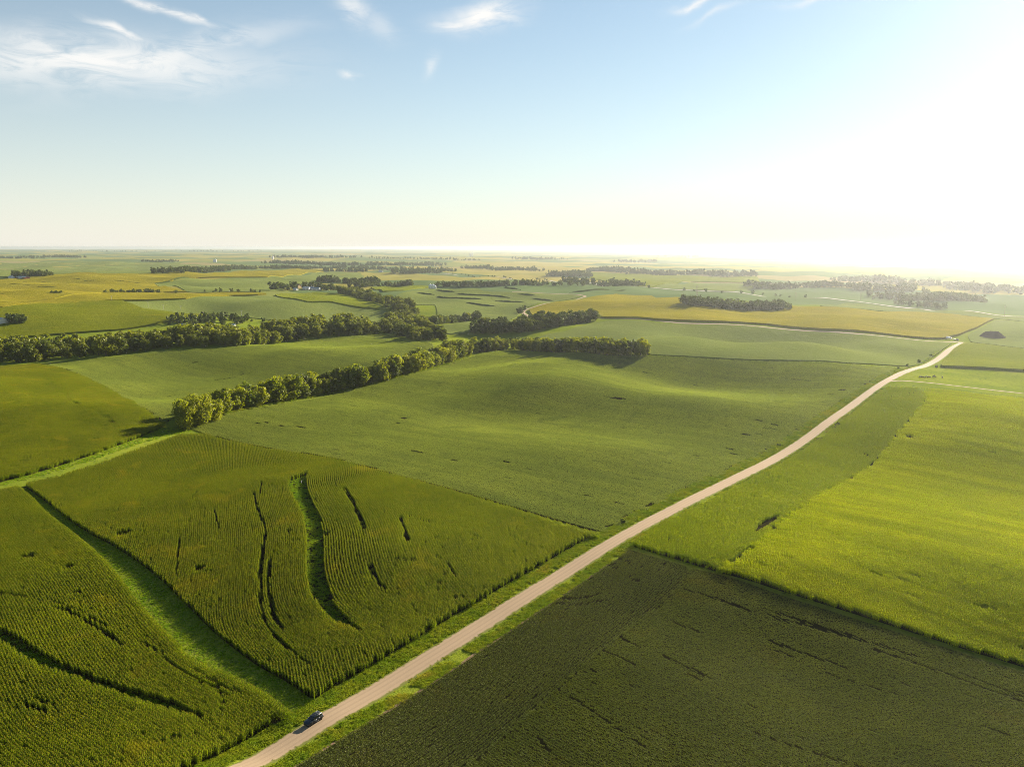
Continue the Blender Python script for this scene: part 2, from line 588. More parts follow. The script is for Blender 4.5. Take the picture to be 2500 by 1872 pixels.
def gravel_mat(name, base=(.34, .25, .168)):
    m, t = material(name)
    uv = t.n('ShaderNodeUVMap')
    sp = t.n('ShaderNodeSeparateXYZ')
    t.link(uv.outputs[0], sp.inputs[0])
    gp = t.n('ShaderNodeNewGeometry')
    pos = gp.outputs['Position']
    st = t.n('ShaderNodeMapping')
    st.inputs['Scale'].default_value = (26.0, .02, 1)
    t.link(uv.outputs[0], st.inputs['Vector'])
    streak = t.noise(st.outputs[0], 1.0, 3.0, .6)
    n1 = t.noise(pos, .12, 4.0, .6)
    n2 = t.noise(pos, 6.0, 2.0, .7)
    colr = t.mix(streak, tuple(v * .82 for v in base) + (1,), tuple(v * 1.13 for v in base) + (1,))
    colr = t.mix(t.math('MULTIPLY', n1, .35), colr, (base[0] * .8, base[1] * .82, base[2] * .85, 1))
    colr = t.mix(t.math('MULTIPLY', n2, .3), colr, (base[0] * .7, base[1] * .7, base[2] * .68, 1))
    wob_ = t.math('MULTIPLY', t.math('SUBTRACT', t.noise(pos, .03, 3.0), .5), .10)
    trk = t.math('COSINE', t.math('MULTIPLY', t.math('ADD', sp.outputs[0], wob_), 2 * math.pi * 4.0))
    colr = t.mix(t.math('MULTIPLY', t.ramp(trk, -.2, 1.0), .38), colr, (base[0] * .66, base[1] * .66, base[2] * .66, 1))
    # loose, darker, weedy gravel towards the edges
    e = t.math('ABSOLUTE', t.math('SUBTRACT', sp.outputs[0], .5))
    e = t.math('ADD', e, t.math('MULTIPLY', t.math('SUBTRACT', t.noise(pos, .35, 5.0, .75), .5), .34))
    colr = t.mix(t.ramp(e, .40, .50), colr, (.13, .14, .03, 1))
    bs = t.n('ShaderNodeBsdfPrincipled')
    t.link(colr, bs.inputs['Base Color'])
    bs.inputs['Roughness'].default_value = .95
    bs.inputs['Specular IOR Level'].default_value = .1
    bp = t.n('ShaderNodeBump')
    bp.inputs['Strength'].default_value = .4
    bp.inputs['Distance'].default_value = .05
    t.link(t.math('ADD', n2, streak), bp.inputs['Height'])
    t.link(bp.outputs[0], bs.inputs['Normal'])
    out = t.n('ShaderNodeOutputMaterial')
    t.link(bs.outputs[0], out.inputs['Surface'])
    return m


M_GROUND = ground_material()
M_GRAVEL = gravel_mat("gravel")
M_PAVED = gravel_mat("pale_highway", (.36, .33, .29))
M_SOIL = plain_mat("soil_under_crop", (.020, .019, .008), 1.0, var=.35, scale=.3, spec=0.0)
M_CORN = leaf_mat("corn_leaf", (.090, .130, .004), (.170, .205, .006), (2.3, 2.3, .5), .48, .010, .5, 40.0, (.20, .20, .008))
M_CORN_BRIGHT = leaf_mat("corn_leaf_bright", (.24, .30, .003), (.33, .355, .004), (2.1, 2.1, .5), .5, .003, .5, 60.0, None, .35, (R(37), (.15, .205, .003)))
M_CORN_DARK = leaf_mat("corn_leaf_dark", (.180, .245, .004), (.245, .295, .005), (2.1, 2.1, .6), .48, .006, .5, 30.0)
M_TASSEL = leaf_mat("corn_tassel", (.24, .20, .02), (.33, .26, .03), (1.2, 1.1, .7), .35, 0.0)
M_SOY = leaf_mat("soybean_leaf", (.080, .102, .015), (.125, .145, .019), (1.8, 1.8, .7), .36, .010, .5, 28.0, (.11, .11, .012))
M_SOY_LIGHT = leaf_mat("soybean_leaf_light", (.235, .285, .062), (.32, .355, .078), (1.7, 1.7, .6), .46, .006, .5, 70.0, (.19, .235, .055), .35, (R(37), (.20, .25, .058)))
M_TUFT = leaf_mat("verge_grass_blade", (.15, .27, .004), (.25, .30, .008), (1.9, 1.9, .6), .42, .01, .5, 9.0)
M_BARK = plain_mat("bark", (.10, .08, .06), .95, var=.3, scale=3)


# ------------------------------------------------------------------ the ground sheet
def build_ground():
    rings = [0.0, 20, 40, 60, 80, 100]
    r = 104.0
    while r < 1500:
        rings.append(r)
        r += max(3.6, r * .0055)
    while r < 34000:
        rings.append(r)
        r *= 1.022
    th = np.concatenate([np.arange(-70, 70, .32), np.arange(70, 290, 3.0)])
    th = np.radians(th)
    rings = np.array(rings[1:])
    X = np.outer(rings, np.sin(th)).ravel()
    Y = np.outer(rings, np.cos(th)).ravel()
    Z = height(X, Y)
    nr, nt = len(rings), len(th)
    V = np.vstack([np.stack([X, Y, Z], 1), [[0, 0, h1(0, 1)]]])
    i, j = np.meshgrid(np.arange(nr - 1), np.arange(nt), indexing='ij')
    j2 = (j + 1) % nt
    F = np.stack([i * nt + j, (i + 1) * nt + j, (i + 1) * nt + j2, i * nt + j2], -1).reshape(-1, 4)
    c = len(V) - 1
    faces = np.vstack([F[:, ::-1], np.array([[c, k, (k + 1) % nt, c] for k in range(nt)])[:0].reshape(-1, 4).astype(int)])
    me = mesh_np("ground", V, faces, smooth=True)
    new_obj("ground", me, None, M_GROUND, "rolling farmland with grass between the fields reaching to the horizon", "ground", None, "structure")
    return float(Z.min())


Z_MIN = build_ground()


# ------------------------------------------------------------------ sheets and scatter
def field_sheet(name, poly, spacing, off, skirt=0.0, rough=0.0):
    """triangulated piece of the terrain inside a plan polygon, raised by off, with an optional wall round its edge"""
    B = resample(poly, spacing, True)
    x0, y0 = B.min(0)
    x1, y1 = B.max(0)
    gx, gy = np.meshgrid(np.arange(x0, x1, spacing), np.arange(y0, y1, spacing))
    g = np.stack([gx.ravel(), gy.ravel()], 1) + RNG.uniform(-.25, .25, (gx.size, 2)) * spacing
    k = inside(g[:, 0], g[:, 1], B)
    g = g[k]
    if len(g):
        dmin = dist_line(g[:, 0], g[:, 1], np.vstack([B, B[:1]]))
        g = g[dmin > spacing * .4]
    P = np.vstack([B, g])
    n = len(B)
    vs, es, fs, *_ = delaunay_2d_cdt([Vector(p) for p in P], [(i, (i + 1) % n) for i in range(n)], [], 1, 1e-4)
    XY = np.array([(v.x, v.y) for v in vs])
    Z = height(XY[:, 0], XY[:, 1]) + off
    if rough:
        Z = Z + RNG.uniform(-rough, rough, len(Z))
    V = np.column_stack([XY, Z]).tolist()
    F = [list(f) for f in fs]
    if skirt:
        cnt = {}
        for f in F:
            for a, b in zip(f, f[1:] + f[:1]):
                cnt[(a, b)] = cnt.get((a, b), 0) + 1
        low = {}
        for (a, b) in list(cnt):
            if (b, a) not in cnt:
                for q in (a, b):
                    if q not in low:
                        low[q] = len(V)
                        V.append([V[q][0], V[q][1], V[q][2] - skirt])
                F.append([b, a, low[a], low[b]])
    me = mesh_np(name, V, F, smooth=False)
    return me


def scatter_tree(coll):
    ng = bpy.data.node_groups.new("scatter_" + coll.name, 'GeometryNodeTree')
    ng.interface.new_socket("Geometry", in_out='INPUT', socket_type='NodeSocketGeometry')
    ng.interface.new_socket("Geometry", in_out='OUTPUT', socket_type='NodeSocketGeometry')
    N = ng.nodes
    gi, go = N.new('NodeGroupInput'), N.new('NodeGroupOutput')
    ip = N.new('GeometryNodeInstanceOnPoints')
    ci = N.new('GeometryNodeCollectionInfo')
    ci.inputs['Collection'].default_value = coll
    ci.inputs['Separate Children'].default_value = True
    ci.inputs['Reset Children'].default_value = True

    def attr(nm, tp):
        a = N.new('GeometryNodeInputNamedAttribute')
        a.data_type = tp
        a.inputs['Name'].default_value = nm
        return a.outputs[0]
    L = ng.links.new
    L(gi.outputs[0], ip.inputs['Points'])
    L(ci.outputs[0], ip.inputs['Instance'])
    ip.inputs['Pick Instance'].default_value = True
    L(attr("var", 'INT'), ip.inputs['Instance Index'])
    L(attr("rot", 'FLOAT_VECTOR'), ip.inputs['Rotation'])
    L(attr("scl", 'FLOAT_VECTOR'), ip.inputs['Scale'])
    L(ip.outputs[0], go.inputs[0])
    return ng


def scatter(name, P, rot, scl, coll, parent=None, **tags):
    n = len(P)
    me = bpy.data.meshes.new(name)
    me.vertices.add(n)
    me.vertices.foreach_set("co", np.asarray(P, np.float32).ravel())
    a = me.attributes.new("rot", 'FLOAT_VECTOR', 'POINT')
    a.data.foreach_set("vector", np.asarray(rot, np.float32).ravel())
    a = me.attributes.new("scl", 'FLOAT_VECTOR', 'POINT')
    a.data.foreach_set("vector", np.asarray(scl, np.float32).ravel())
    a = me.attributes.new("var", 'INT', 'POINT')
    a.data.foreach_set("value", RNG.integers(0, len(coll.objects), n).astype(np.int32))
    o = new_obj(name, me, parent, None, **tags)
    md = o.modifiers.new("scatter", 'NODES')
    md.node_group = SCATTER[coll.name]
    return o


SCATTER = {}


def library(name, meshes, mats):
    """a collection of plant meshes outside the scene, for the scatter to draw from"""
    c = bpy.data.collections.new(name)
    for me in meshes:
        for m in mats:
            me.materials.append(m)
        c.objects.link(bpy.data.objects.new(name, me))
    SCATTER[name] = scatter_tree(c)
    return c


def strips(cx, cy, cz, ang, elev, length, width, droop, mats=0):
    """curved leaves: each two quads, rising then drooping. arrays in, (V, F, midx) out"""
    n = len(cx)
    dx, dy = np.cos(ang), np.sin(ang)
    lx, ly = -dy * width / 2, dx * width / 2
    z1 = cz + np.sin(elev) * length * .55
    r1 = np.cos(elev) * length * .55
    z2 = z1 - droop * length * .45
    r2 = r1 + length * .45 * np.sqrt(np.clip(1 - droop ** 2, .05, 1))
    V = np.empty((n, 6, 3))
    for k, (rr, zz, s) in enumerate(((0 * r1, cz, .7), (r1, z1, 1.0), (r2, z2, .35))):
        V[:, 2 * k, 0], V[:, 2 * k, 1], V[:, 2 * k, 2] = cx + dx * rr - lx * s, cy + dy * rr - ly * s, zz
        V[:, 2 * k + 1, 0], V[:, 2 * k + 1, 1], V[:, 2 * k + 1, 2] = cx + dx * rr + lx * s, cy + dy * rr + ly * s, zz
    b = np.arange(n)[:, None] * 6
    F = np.concatenate([b + np.array([0, 2, 3, 1]), b + np.array([2, 4, 5, 3])])
    return V.reshape(-1, 3), F, np.full(len(F), mats)


def join_parts(parts):
    V, F, Mi, o = [], [], [], 0
    for v, f, m in parts:
        V.append(v)
        F.append(f + o)
        Mi.append(m)
        o += len(v)
    return np.vstack(V), np.vstack(F), np.concatenate(Mi)


def corn_row(seed, L, rows, per_m, H=2.1, leaves=8, wide=1.0):
    g = np.random.default_rng(seed)
    parts = []
    n = int(L * per_m)
    for ri in range(rows):
        y0 = (ri - (rows - 1) / 2) * .76
        px = (np.arange(n) + .5) / n * L - L / 2 + g.normal(0, .05, n)
        py = y0 + g.normal(0, .045, n)
        ph = H * g.uniform(.86, 1.06, n)
        lean = g.normal(0, .05, (n, 2))
        for k in range(leaves):
            f = .25 + .75 * (k + g.uniform(-.2, .2, n)) / leaves
            ang = g.uniform(0, 6.283, n)
            ln = (.66 - .24 * abs(f - .5) * 2) * g.uniform(.8, 1.15, n)
            parts.append(strips(px + lean[:, 0] * f * 2, py + lean[:, 1] * f * 2, ph * f, ang, g.uniform(.25, 1.0, n), ln, .10 * wide * g.uniform(.8, 1.2, n), g.uniform(.2, .85, n)))
        # stalk: one narrow standing blade, and the tassel
        z = np.zeros(n)
        a = g.uniform(0, 3.14, n)
        V = np.empty((n, 4, 3))
        for q, (s, zz) in enumerate(((-1, 0), (1, 0), (1, .95), (-1, .95))):
            V[:, q, 0] = px + s * .025 * np.cos(a) + lean[:, 0] * 2 * (zz > 0)
            V[:, q, 1] = py + s * .025 * np.sin(a) + lean[:, 1] * 2 * (zz > 0)
            V[:, q, 2] = ph * zz
        parts.append((V.reshape(-1, 3), np.arange(n)[:, None] * 4 + np.arange(4), np.zeros(n, int)))
        for q in range(3):
            parts.append(strips(px + lean[:, 0] * 2, py + lean[:, 1] * 2, ph * .93, g.uniform(0, 6.28, n), g.uniform(.9, 1.45, n), g.uniform(.18, .32, n), .04 * wide + z, g.uniform(-.5, .4, n), 1))
    V, F, Mi = join_parts(parts)
    return mesh_np("corn_row", V, F, mat_idx=Mi)


def soy_row(seed, L, rows, dens, H=.85, size=.15, w=.18, up=.5):
    g = np.random.default_rng(seed)
    n = int(L * rows * dens)
    ri = g.integers(0, rows, n)
    x = g.uniform(-L / 2, L / 2, n)
    bump = 1 + .16 * np.sin(x * 4.1 + seed * 1.7 + ri) + .12 * np.sin(x * 9.7 + seed)
    a = g.uniform(0, math.pi, n)
    rr = np.sqrt(g.uniform(.35, 1, n))
    y = (ri - (rows - 1) / 2) * .76 + np.cos(a) * w * rr * bump
    z = (.22 + np.sin(a) * (H - .25) * rr * bump).clip(.05)
    nx = g.normal(0, .55, n)
    ny = np.cos(a) * .8 + g.normal(0, .45, n)
    nz = np.sin(a) * 1.0 + up + g.normal(0, .2, n)
    N = np.stack([nx, ny, nz], 1)
    N /= np.linalg.norm(N, axis=1)[:, None]
    T = np.cross(N, g.normal(0, 1, (n, 3)))
    T /= np.linalg.norm(T, axis=1)[:, None] + 1e-9
    Bt = np.cross(N, T)
    s = size * g.uniform(.7, 1.25, n)[:, None]
    C = np.stack([x, y, z], 1)
    V = np.stack([C - T * s * .5, C + Bt * s * .42, C + T * s * .6, C - Bt * s * .42], 1).reshape(-1, 3)
    F = np.arange(n)[:, None] * 4 + np.arange(4)
    return mesh_np("soybean_row", V, F)


def tuft(seed, n=26, H=.55, spread=.5):
    g = np.random.default_rng(seed)
    x, y = g.normal(0, spread * .5, n), g.normal(0, spread * .5, n)
    V, F, Mi = strips(x, y, np.zeros(n), g.uniform(0, 6.28, n), g.uniform(.7, 1.4, n), H * g.uniform(.6, 1.3, n), .07 * g.uniform(.7, 1.4, n), g.uniform(-.2, .6, n))
    return mesh_np("grass_tuft", V, F)


L_CORN = library("corn_near", [corn_row(s, 2.0, 1, 6, wide=1.0) for s in range(7)], [M_CORN, M_TASSEL])
L_CORN_MID = library("corn_mid", [corn_row(20 + s, 4.0, 2, 5, leaves=7, wide=1.15) for s in range(6)], [M_CORN, M_TASSEL])
L_CORN_BRIGHT = library("corn_bright", [corn_row(40 + s, 4.0, 2, 5, leaves=7, wide=1.15, H=2.2) for s in range(6)], [M_CORN_BRIGHT, M_TASSEL])
L_CORN_DARK = library("corn_dark", [corn_row(60 + s, 2.5, 1, 5.5, wide=1.05) for s in range(6)], [M_CORN_DARK, M_TASSEL])
L_SOY = library("soy_near", [soy_row(s, 2.0, 1, 60) for s in range(7)], [M_SOY])
L_SOY_MID = library("soy_mid", [soy_row(30 + s, 5.0, 3, 36, size=.25, w=.40, up=1.3, H=.7) for s in range(7)], [M_SOY_LIGHT])
L_TUFT = library("verge_tuft", [tuft(s) for s in range(6)], [M_TUFT])


def orient(x, y, tx, ty):
    """euler angles that lay local X along the plan direction (tx, ty) on the slope of the ground"""
    e = 1.5
    hx = (height(x + e, y) - height(x - e, y)) / (2 * e)
    hy = (height(x, y + e) - height(x, y - e)) / (2 * e)
    nrm = np.stack([-hx, -hy, np.ones_like(hx)], 1)
    nrm /= np.linalg.norm(nrm, axis=1)[:, None]
    t = np.stack([tx, ty, hx * tx + hy * ty], 1)
    t /= np.linalg.norm(t, axis=1)[:, None]
    b = np.cross(nrm, t)
    return np.stack([np.arctan2(b[:, 2], nrm[:, 2]), -np.arcsin(t[:, 2]), np.arctan2(t[:, 1], t[:, 0])], 1)


def crop_field(name, plants, label, cat, poly, coll, az=None, spacing=.76, seg=2.0, curve=None, decay=70.0, holes=(), gaps=(), drop=.012, base=4.0, gapw=.8, thin=None):
    """soil sheet plus rows of plants. rows run along azimuth az, or follow a curve and straighten away from it"""
    poly = np.asarray(poly)
    root = new_obj(name, field_sheet(name, poly, base, .14), None, M_SOIL, label, cat, None, "stuff")
    c0 = poly.mean(0)
    if curve is not None:
        C = np.asarray(curve)
        T = (C[-1] - C[0]) / np.linalg.norm(C[-1] - C[0])
        c0 = C[0]
    else:
        T = np.array([math.sin(az), math.cos(az)])
    N = np.array([-T[1], T[0]])
    rel = poly - c0
    s0, s1 = (rel @ T).min() - 10, (rel @ T).max() + 10
    d0, d1 = (rel @ N).min() - 25, (rel @ N).max() + 25
    d = np.arange(d0, d1, spacing)
    s = np.arange(s0, s1, seg)
    S, D = np.meshgrid(s, d)
    S = S + RNG.uniform(-.5, .5, (len(d), 1)) * seg
    wv = np.zeros_like(S)
    dw = np.zeros_like(S)
    if curve is not None:
        cs, cd = (C - c0) @ T, (C - c0) @ N
        ss = np.linspace(cs[0], cs[-1], 400)
        dd = np.interp(ss, cs, cd)
        ker = np.hanning(61)
        dd = np.convolve(np.pad(dd, 30, mode='edge'), ker / ker.sum(), 'valid')
        f = np.exp(-np.abs(D) / decay)
        wv = np.interp(S, ss, dd) * f
        dw = (np.interp(S + 1, ss, dd) - np.interp(S - 1, ss, dd)) / 2 * f
    X = c0[0] + T[0] * S + N[0] * (D + wv)
    Y = c0[1] + T[1] * S + N[1] * (D + wv)
    TX, TY = T[0] + N[0] * dw, T[1] + N[1] * dw
    X, Y, TX, TY = X.ravel(), Y.ravel(), TX.ravel(), TY.ravel()
    k = inside(X, Y, poly)
    stunt = np.ones(len(X))
    for hpoly in holes:
        k &= ~inside(X, Y, np.asarray(hpoly))
    for line, wd in gaps:
        idx = np.nonzero(k)[0]
        hit = idx[dist_line(X[idx], Y[idx], line) < wd * gapw * (.45 + .9 * vnoise(X[idx], Y[idx], 4.0, 51))]
        stunt[hit] = .42
        k[hit[RNG.uniform(0, 1, len(hit)) < .7]] = False
    stunt[RNG.uniform(0, 1, len(X)) < drop] = .55
    if thin is not None:
        tn = thin(X, Y)
        stunt[tn] = .5
        k &= ~(tn & (RNG.uniform(0, 1, len(X)) < .5))
    X, Y, TX, TY, stunt = X[k], Y[k], TX[k], TY[k], stunt[k]
    X = X + RNG.normal(0, .05, len(X))
    Y = Y + RNG.normal(0, .05, len(X))
    nrm = np.hypot(TX, TY)
    Z = height(X, Y) + .10
    rot = orient(X, Y, TX / nrm, TY / nrm)
    flip = RNG.uniform(0, 1, len(X)) < .5
    rot[flip, 2] += math.pi
    rot[flip, 0] *= -1
    rot[flip, 1] *= -1
    hs = .88 + .16 * vnoise(X, Y, 14, 5) + .10 * vnoise(X, Y, 3.5, 8) + RNG.uniform(-.05, .05, len(X))
    hs = hs * stunt
    scl = np.stack([np.full(len(X), 1.04), np.ones(len(X)), hs], 1)
    ch = scatter(plants, np.stack([X, Y, Z], 1), rot, scl, coll, root, kind="stuff")
    print(name, len(X))
    return root


G = ray_ground
AZ_ROAD = R(37.0)
AZ_CROSS = R(127.0)

# the long gravel road: straight in plan
near = ROAD_A
RD = (ROAD_B - ROAD_A) / np.linalg.norm(ROAD_B - ROAD_A)
AZ_ROAD = math.atan2(RD[0], RD[1])
AZ_CROSS = AZ_ROAD + R(90)
print('road azimuth', math.degrees(AZ_ROAD))
RN = np.array([RD[1], -RD[0]])                     # to the right of the road
JUNC = ROAD_B
road_line = resample(np.array([near - RD * 170, JUNC + RD * 3]), 4.0)


def road_mesh(name, line, width, lift=.22):
    n = len(line)
    t = np.gradient(line, axis=0)
    t /= np.linalg.norm(t, axis=1)[:, None]
    nr = np.stack([t[:, 1], -t[:, 0]], 1)
    offs = np.array([-.5 - .9 / width, -.5, -.25, 0, .25, .5, .5 + .9 / width])
    zz = np.array([-.25, lift * .65, lift * .9, lift, lift * .9, lift * .65, -.25])
    V = []
    for o, z in zip(offs, zz):
        p = line + nr * o * width
        V.append(np.column_stack([p, height(p[:, 0], p[:, 1]) + z]))
    V = np.stack(V, 1).reshape(-1, 3)
    k = len(offs)
    i, j = np.meshgrid(np.arange(n - 1), np.arange(k - 1), indexing='ij')
    F = np.stack([i * k + j, i * k + j + 1, (i + 1) * k + j + 1, (i + 1) * k + j], -1).reshape(-1, 4)
    me = mesh_np(name, V, F, smooth=True)
    s = np.concatenate([[0], np.cumsum(np.linalg.norm(np.diff(line, axis=0), axis=1))])
    uvv = np.stack([np.tile(offs + .5, n), np.repeat(s, k)], 1)
    uv = me.uv_layers.new(name="UVMap")
    li = np.empty(len(me.loops), np.int32)
    me.loops.foreach_get("vertex_index", li)
    uv.data.foreach_set("uv", uvv[li].astype(np.float32).ravel())
    return me


new_obj("gravel_road", road_mesh("gravel_road", road_line, 6.3), None, M_GRAVEL, "long pale gravel road running between the fields up to the crossroads", "road", None, "structure")
px_line = lambda pts, step=5.0: resample(smooth_line(G(pts), 2), step)
cross = px_line([(1455, 777), (1603, 786), (1750, 791), (1875, 798), (2020, 811), (2160, 822), (2330, 835), (2420, 843), (2500, 852), (2640, 868)], 6)
new_obj("cross_road", road_mesh("cross_road", cross, 6.0, .20), None, M_GRAVEL, "gravel cross road along the edge of the golden cornfield", "road", None, "structure")
drive = px_line([(2150, 936), (2190, 928), (2240, 932), (2330, 942), (2420, 952), (2500, 960), (2640, 976)], 5)
new_obj("farm_track", road_mesh("farm_track", drive, 3.0, .16), None, M_GRAVEL, "narrow pale track across the cattle pasture", "track", None, "structure")
bend = px_line([(1300, 777), (1284, 769), (1274, 759), (1306, 749), (1363, 738), (1415, 729), (1432, 724), (1420, 720.5), (1363, 717), (1300, 714.5), (1250, 713)], 6)
new_obj("winding_track", road_mesh("winding_track", bend, 6.0, .3), None, M_GRAVEL, "winding gravel track between the terraced field and golden corn", "track", None, "structure")
hiway = resample(smooth_line(G([(1000, 662), (1035, 665), (1250, 680), (1357, 687), (1533, 698), (1700, 710), (1875, 723), (2016, 731), (2130, 741), (2242, 752), (2380, 763), (2500, 773), (2650, 786)]), 2), 12)
new_obj("highway", road_mesh("highway", hiway, 11.0, .5), None, M_PAVED, "pale distant highway crossing the valley", "road", None, "structure")


def offset_line(s0, s1, o, step=10.0):
    """points beside the long road: s along it (m from its start), o to the right (negative: left)"""
    s = np.concatenate([[0], np.cumsum(np.linalg.norm(np.diff(road_line, axis=0), axis=1))])
    t = np.gradient(road_line, axis=0)
    t /= np.linalg.norm(t, axis=1)[:, None]
    q = np.arange(s0, s1, step)
    P = np.stack([np.interp(q, s, road_line[:, i]) for i in (0, 1)], 1)
    TT = np.stack([np.interp(q, s, t[:, i]) for i in (0, 1)], 1)
    return P + np.stack([TT[:, 1], -TT[:, 0]], 1) * o


def road_s(pt):
    d = np.linalg.norm(road_line - np.asarray(pt), axis=1)
    i = int(np.argmin(d))
    return float(np.linalg.norm(np.diff(road_line[:i + 1], axis=0), axis=1).sum())


# ------------------------------------------------------------------ near crops
HC = 2.0
strip_s_left = G([(715, 1172), (706, 1189), (733, 1237), (752, 1281), (757, 1333), (752, 1385), (761, 1433), (776, 1473), (798, 1499), (837, 1529), (868, 1537)], .4)
strip_s_right = G([(748, 1148), (737, 1172), (750, 1211), (772, 1246), (778, 1281), (781, 1324), (778, 1368), (785, 1412), (798, 1455), (820, 1486), (850, 1516), (874, 1535)], HC)
S_STRIP = np.vstack([smooth_line(strip_s_left, 2) + np.array([-.6, -.2]), smooth_line(strip_s_right, 2)[::-1] + np.array([1.2, .4])])
s_center = smooth_line(G([(760, 1125), (733, 1160), (722, 1189), (741, 1237), (765, 1281), (769, 1333), (765, 1385), (773, 1433), (787, 1473), (809, 1499), (843, 1525), (880, 1545), (930, 1570)], 1.0), 2)

f2_left = G([(57, 1178), (78, 1190), (131, 1228), (183, 1270), (235, 1300), (270, 1316), (327, 1352), (392, 1400), (453, 1460), (515, 1524), (576, 1571), (632, 1612), (698, 1645), (733, 1669), (768, 1693)], HC)
s_a, s_b = road_s(G([(820, 1696)])[0]), road_s(G([(1464, 1306)])[0])
f2_road = offset_line(s_a - 4, s_b - 4, -9.6)
f2_top = G([(1464, 1300), (1352, 1267), (1171, 1214), (990, 1164), (809, 1116), (700, 1101), (588, 1079), (497, 1057), (440, 1058), (360, 1086), (260, 1123), (150, 1157)], 1.9)
F2 = np.vstack([smooth_line(f2_left, 2), f2_road, f2_top])
gapsF2 = [(smooth_line(G(l, 2.0), 2), wd) for l, wd in (
    ([(621, 1198), (628, 1237), (645, 1276), (650, 1294), (643, 1346), (637, 1420), (641, 1490), (658, 1534), (698, 1569), (741, 1608)], .75),
    ([(635, 1202), (640, 1172)], .7), ([(663, 1359), (654, 1420), (667, 1490), (689, 1529)], .9),
    ([(843, 1190), (874, 1245), (890, 1288)], 1.0), ([(903, 1372), (917, 1408), (944, 1437)], 1.1), ([(977, 1256), (997, 1317)], .7),
    ([(992, 1250), (1060, 1273)], .7), ([(470, 1212), (484, 1196)], .7), ([(523, 1238), (536, 1290)], .5), ([(440, 1310), (432, 1400)], .45),
    ([(1060, 1350), (1100, 1375), (1110, 1400)], .5), ([(1240, 1300), (1300, 1330)], .5), ([(1130, 1290), (1175, 1312)], .5))]
bare2 = G([(305, 1303), (798, 1305), (492, 1390), (706, 1299)], 1)


def thin2(x, y):
    k = (vnoise(x, y, 3.0, 2) > .95) & (vnoise(x, y, 30, 3) > .6)
    for p, r in zip(bare2, (3.2, 2.2, 2.0, 1.2)):
        k |= np.hypot(x - p[0], y - p[1]) < r
    return k


crop_field("corn_field", "corn_plants", "contour-planted cornfield with a curving grass strip left of the gravel road", "cornfield", F2, L_CORN, curve=s_center, holes=[S_STRIP], gaps=gapsF2, thin=thin2)

f1_right = G([(44, 1186), (70, 1203), (109, 1245), (161, 1286), (218, 1330), (262, 1369), (301, 1417), (349, 1482), (392, 1526), (436, 1574), (493, 1618), (567, 1645), (619, 1671), (663, 1697), (698, 1722), (716, 1744)], 1.8)
s_c, s_d = road_s(G([(509, 1864)])[0]), road_s(G([(712, 1757)])[0])
f1_road = offset_line(max(s_c - 60, 1), s_d - 2, -9.4)[::-1]
F1 = np.vstack([smooth_line(f1_right, 2), f1_road, [(-175, 85), (-330, 200)], G([(-160, 1230), (-30, 1200)], 1.0)])
gap1_up = G([(-60, 1490), (0, 1527), (65, 1562), (131, 1601), (183, 1627), (270, 1661), (349, 1683), (414, 1700), (503, 1741)], HC)
gap1_lo = G([(-60, 1524), (0, 1556), (44, 1587), (100, 1618), (174, 1640), (262, 1675), (349, 1704), (420, 1724), (500, 1748)], 2.2)
GAP1 = np.vstack([smooth_line(gap1_up, 2), smooth_line(gap1_lo, 2)[::-1]])
gapsF1 = [(smooth_line(G(l, 2.0), 2), wd) for l, wd in (
    ([(-40, 1440), (0, 1446), (44, 1450), (80, 1450)], .8), ([(112, 1472), (160, 1485), (210, 1510), (260, 1540), (300, 1570)], .8), ([(130, 1466), (190, 1486), (260, 1525)], .6),
    ([(60, 1712), (120, 1735)], .8), ([(82, 1700), (140, 1720)], .7), ([(400, 1600), (470, 1650), (560, 1690)], .6), ([(340, 1560), (400, 1590)], .5), ([(400, 1806), (480, 1786)], .6), ([(520, 1650), (550, 1700), (540, 1740)], .6), ([(470, 1622), (520, 1660), (600, 1690)], .5))]
bare1 = G([(70, 1360), (172, 1384), (190, 1450)], 1)


def thin1(x, y):
    k = (vnoise(x, y, 3.0, 4) > .95) & (vnoise(x, y, 30, 6) > .6)
    for p, r in zip(bare1, (2.6, 1.9, 1.4)):
        k |= np.hypot(x - p[0], y - p[1]) < r
    return k


crop_field("corn_field", "corn_plants", "cornfield in the near corner with a dark sunken strip through it, beside the car", "cornfield", F1, L_CORN, curve=smooth_line(f1_right, 1), decay=160.0, holes=[GAP1], gaps=gapsF1, thin=thin1)

# the left hill of corn
f3 = G([(400, 1040), (330, 1071), (226, 1109), (113, 1146), (0, 1176), (-120, 1206)], .3)
f3b = G([(-200, 896), (0, 895), (87, 890), (152, 902), (198, 918), (240, 938), (282, 960), (330, 990), (370, 1014), (398, 1032)], 1.0)
F3 = np.vstack([f3, f3b])
crop_field("corn_field", "corn_plants", "olive cornfield on the hill beside the lone end of the diagonal hedgerow", "cornfield", F3, L_CORN_MID, az=R(62), spacing=1.52, seg=4.0,
           gaps=[(smooth_line(G(l, 2.0), 2), wd) for l, wd in (([(240, 1005), (290, 1035)], 1.2), ([(100, 915), (150, 950), (190, 985)], 1.0), ([(60, 1115), (95, 1110)], 1.2))])

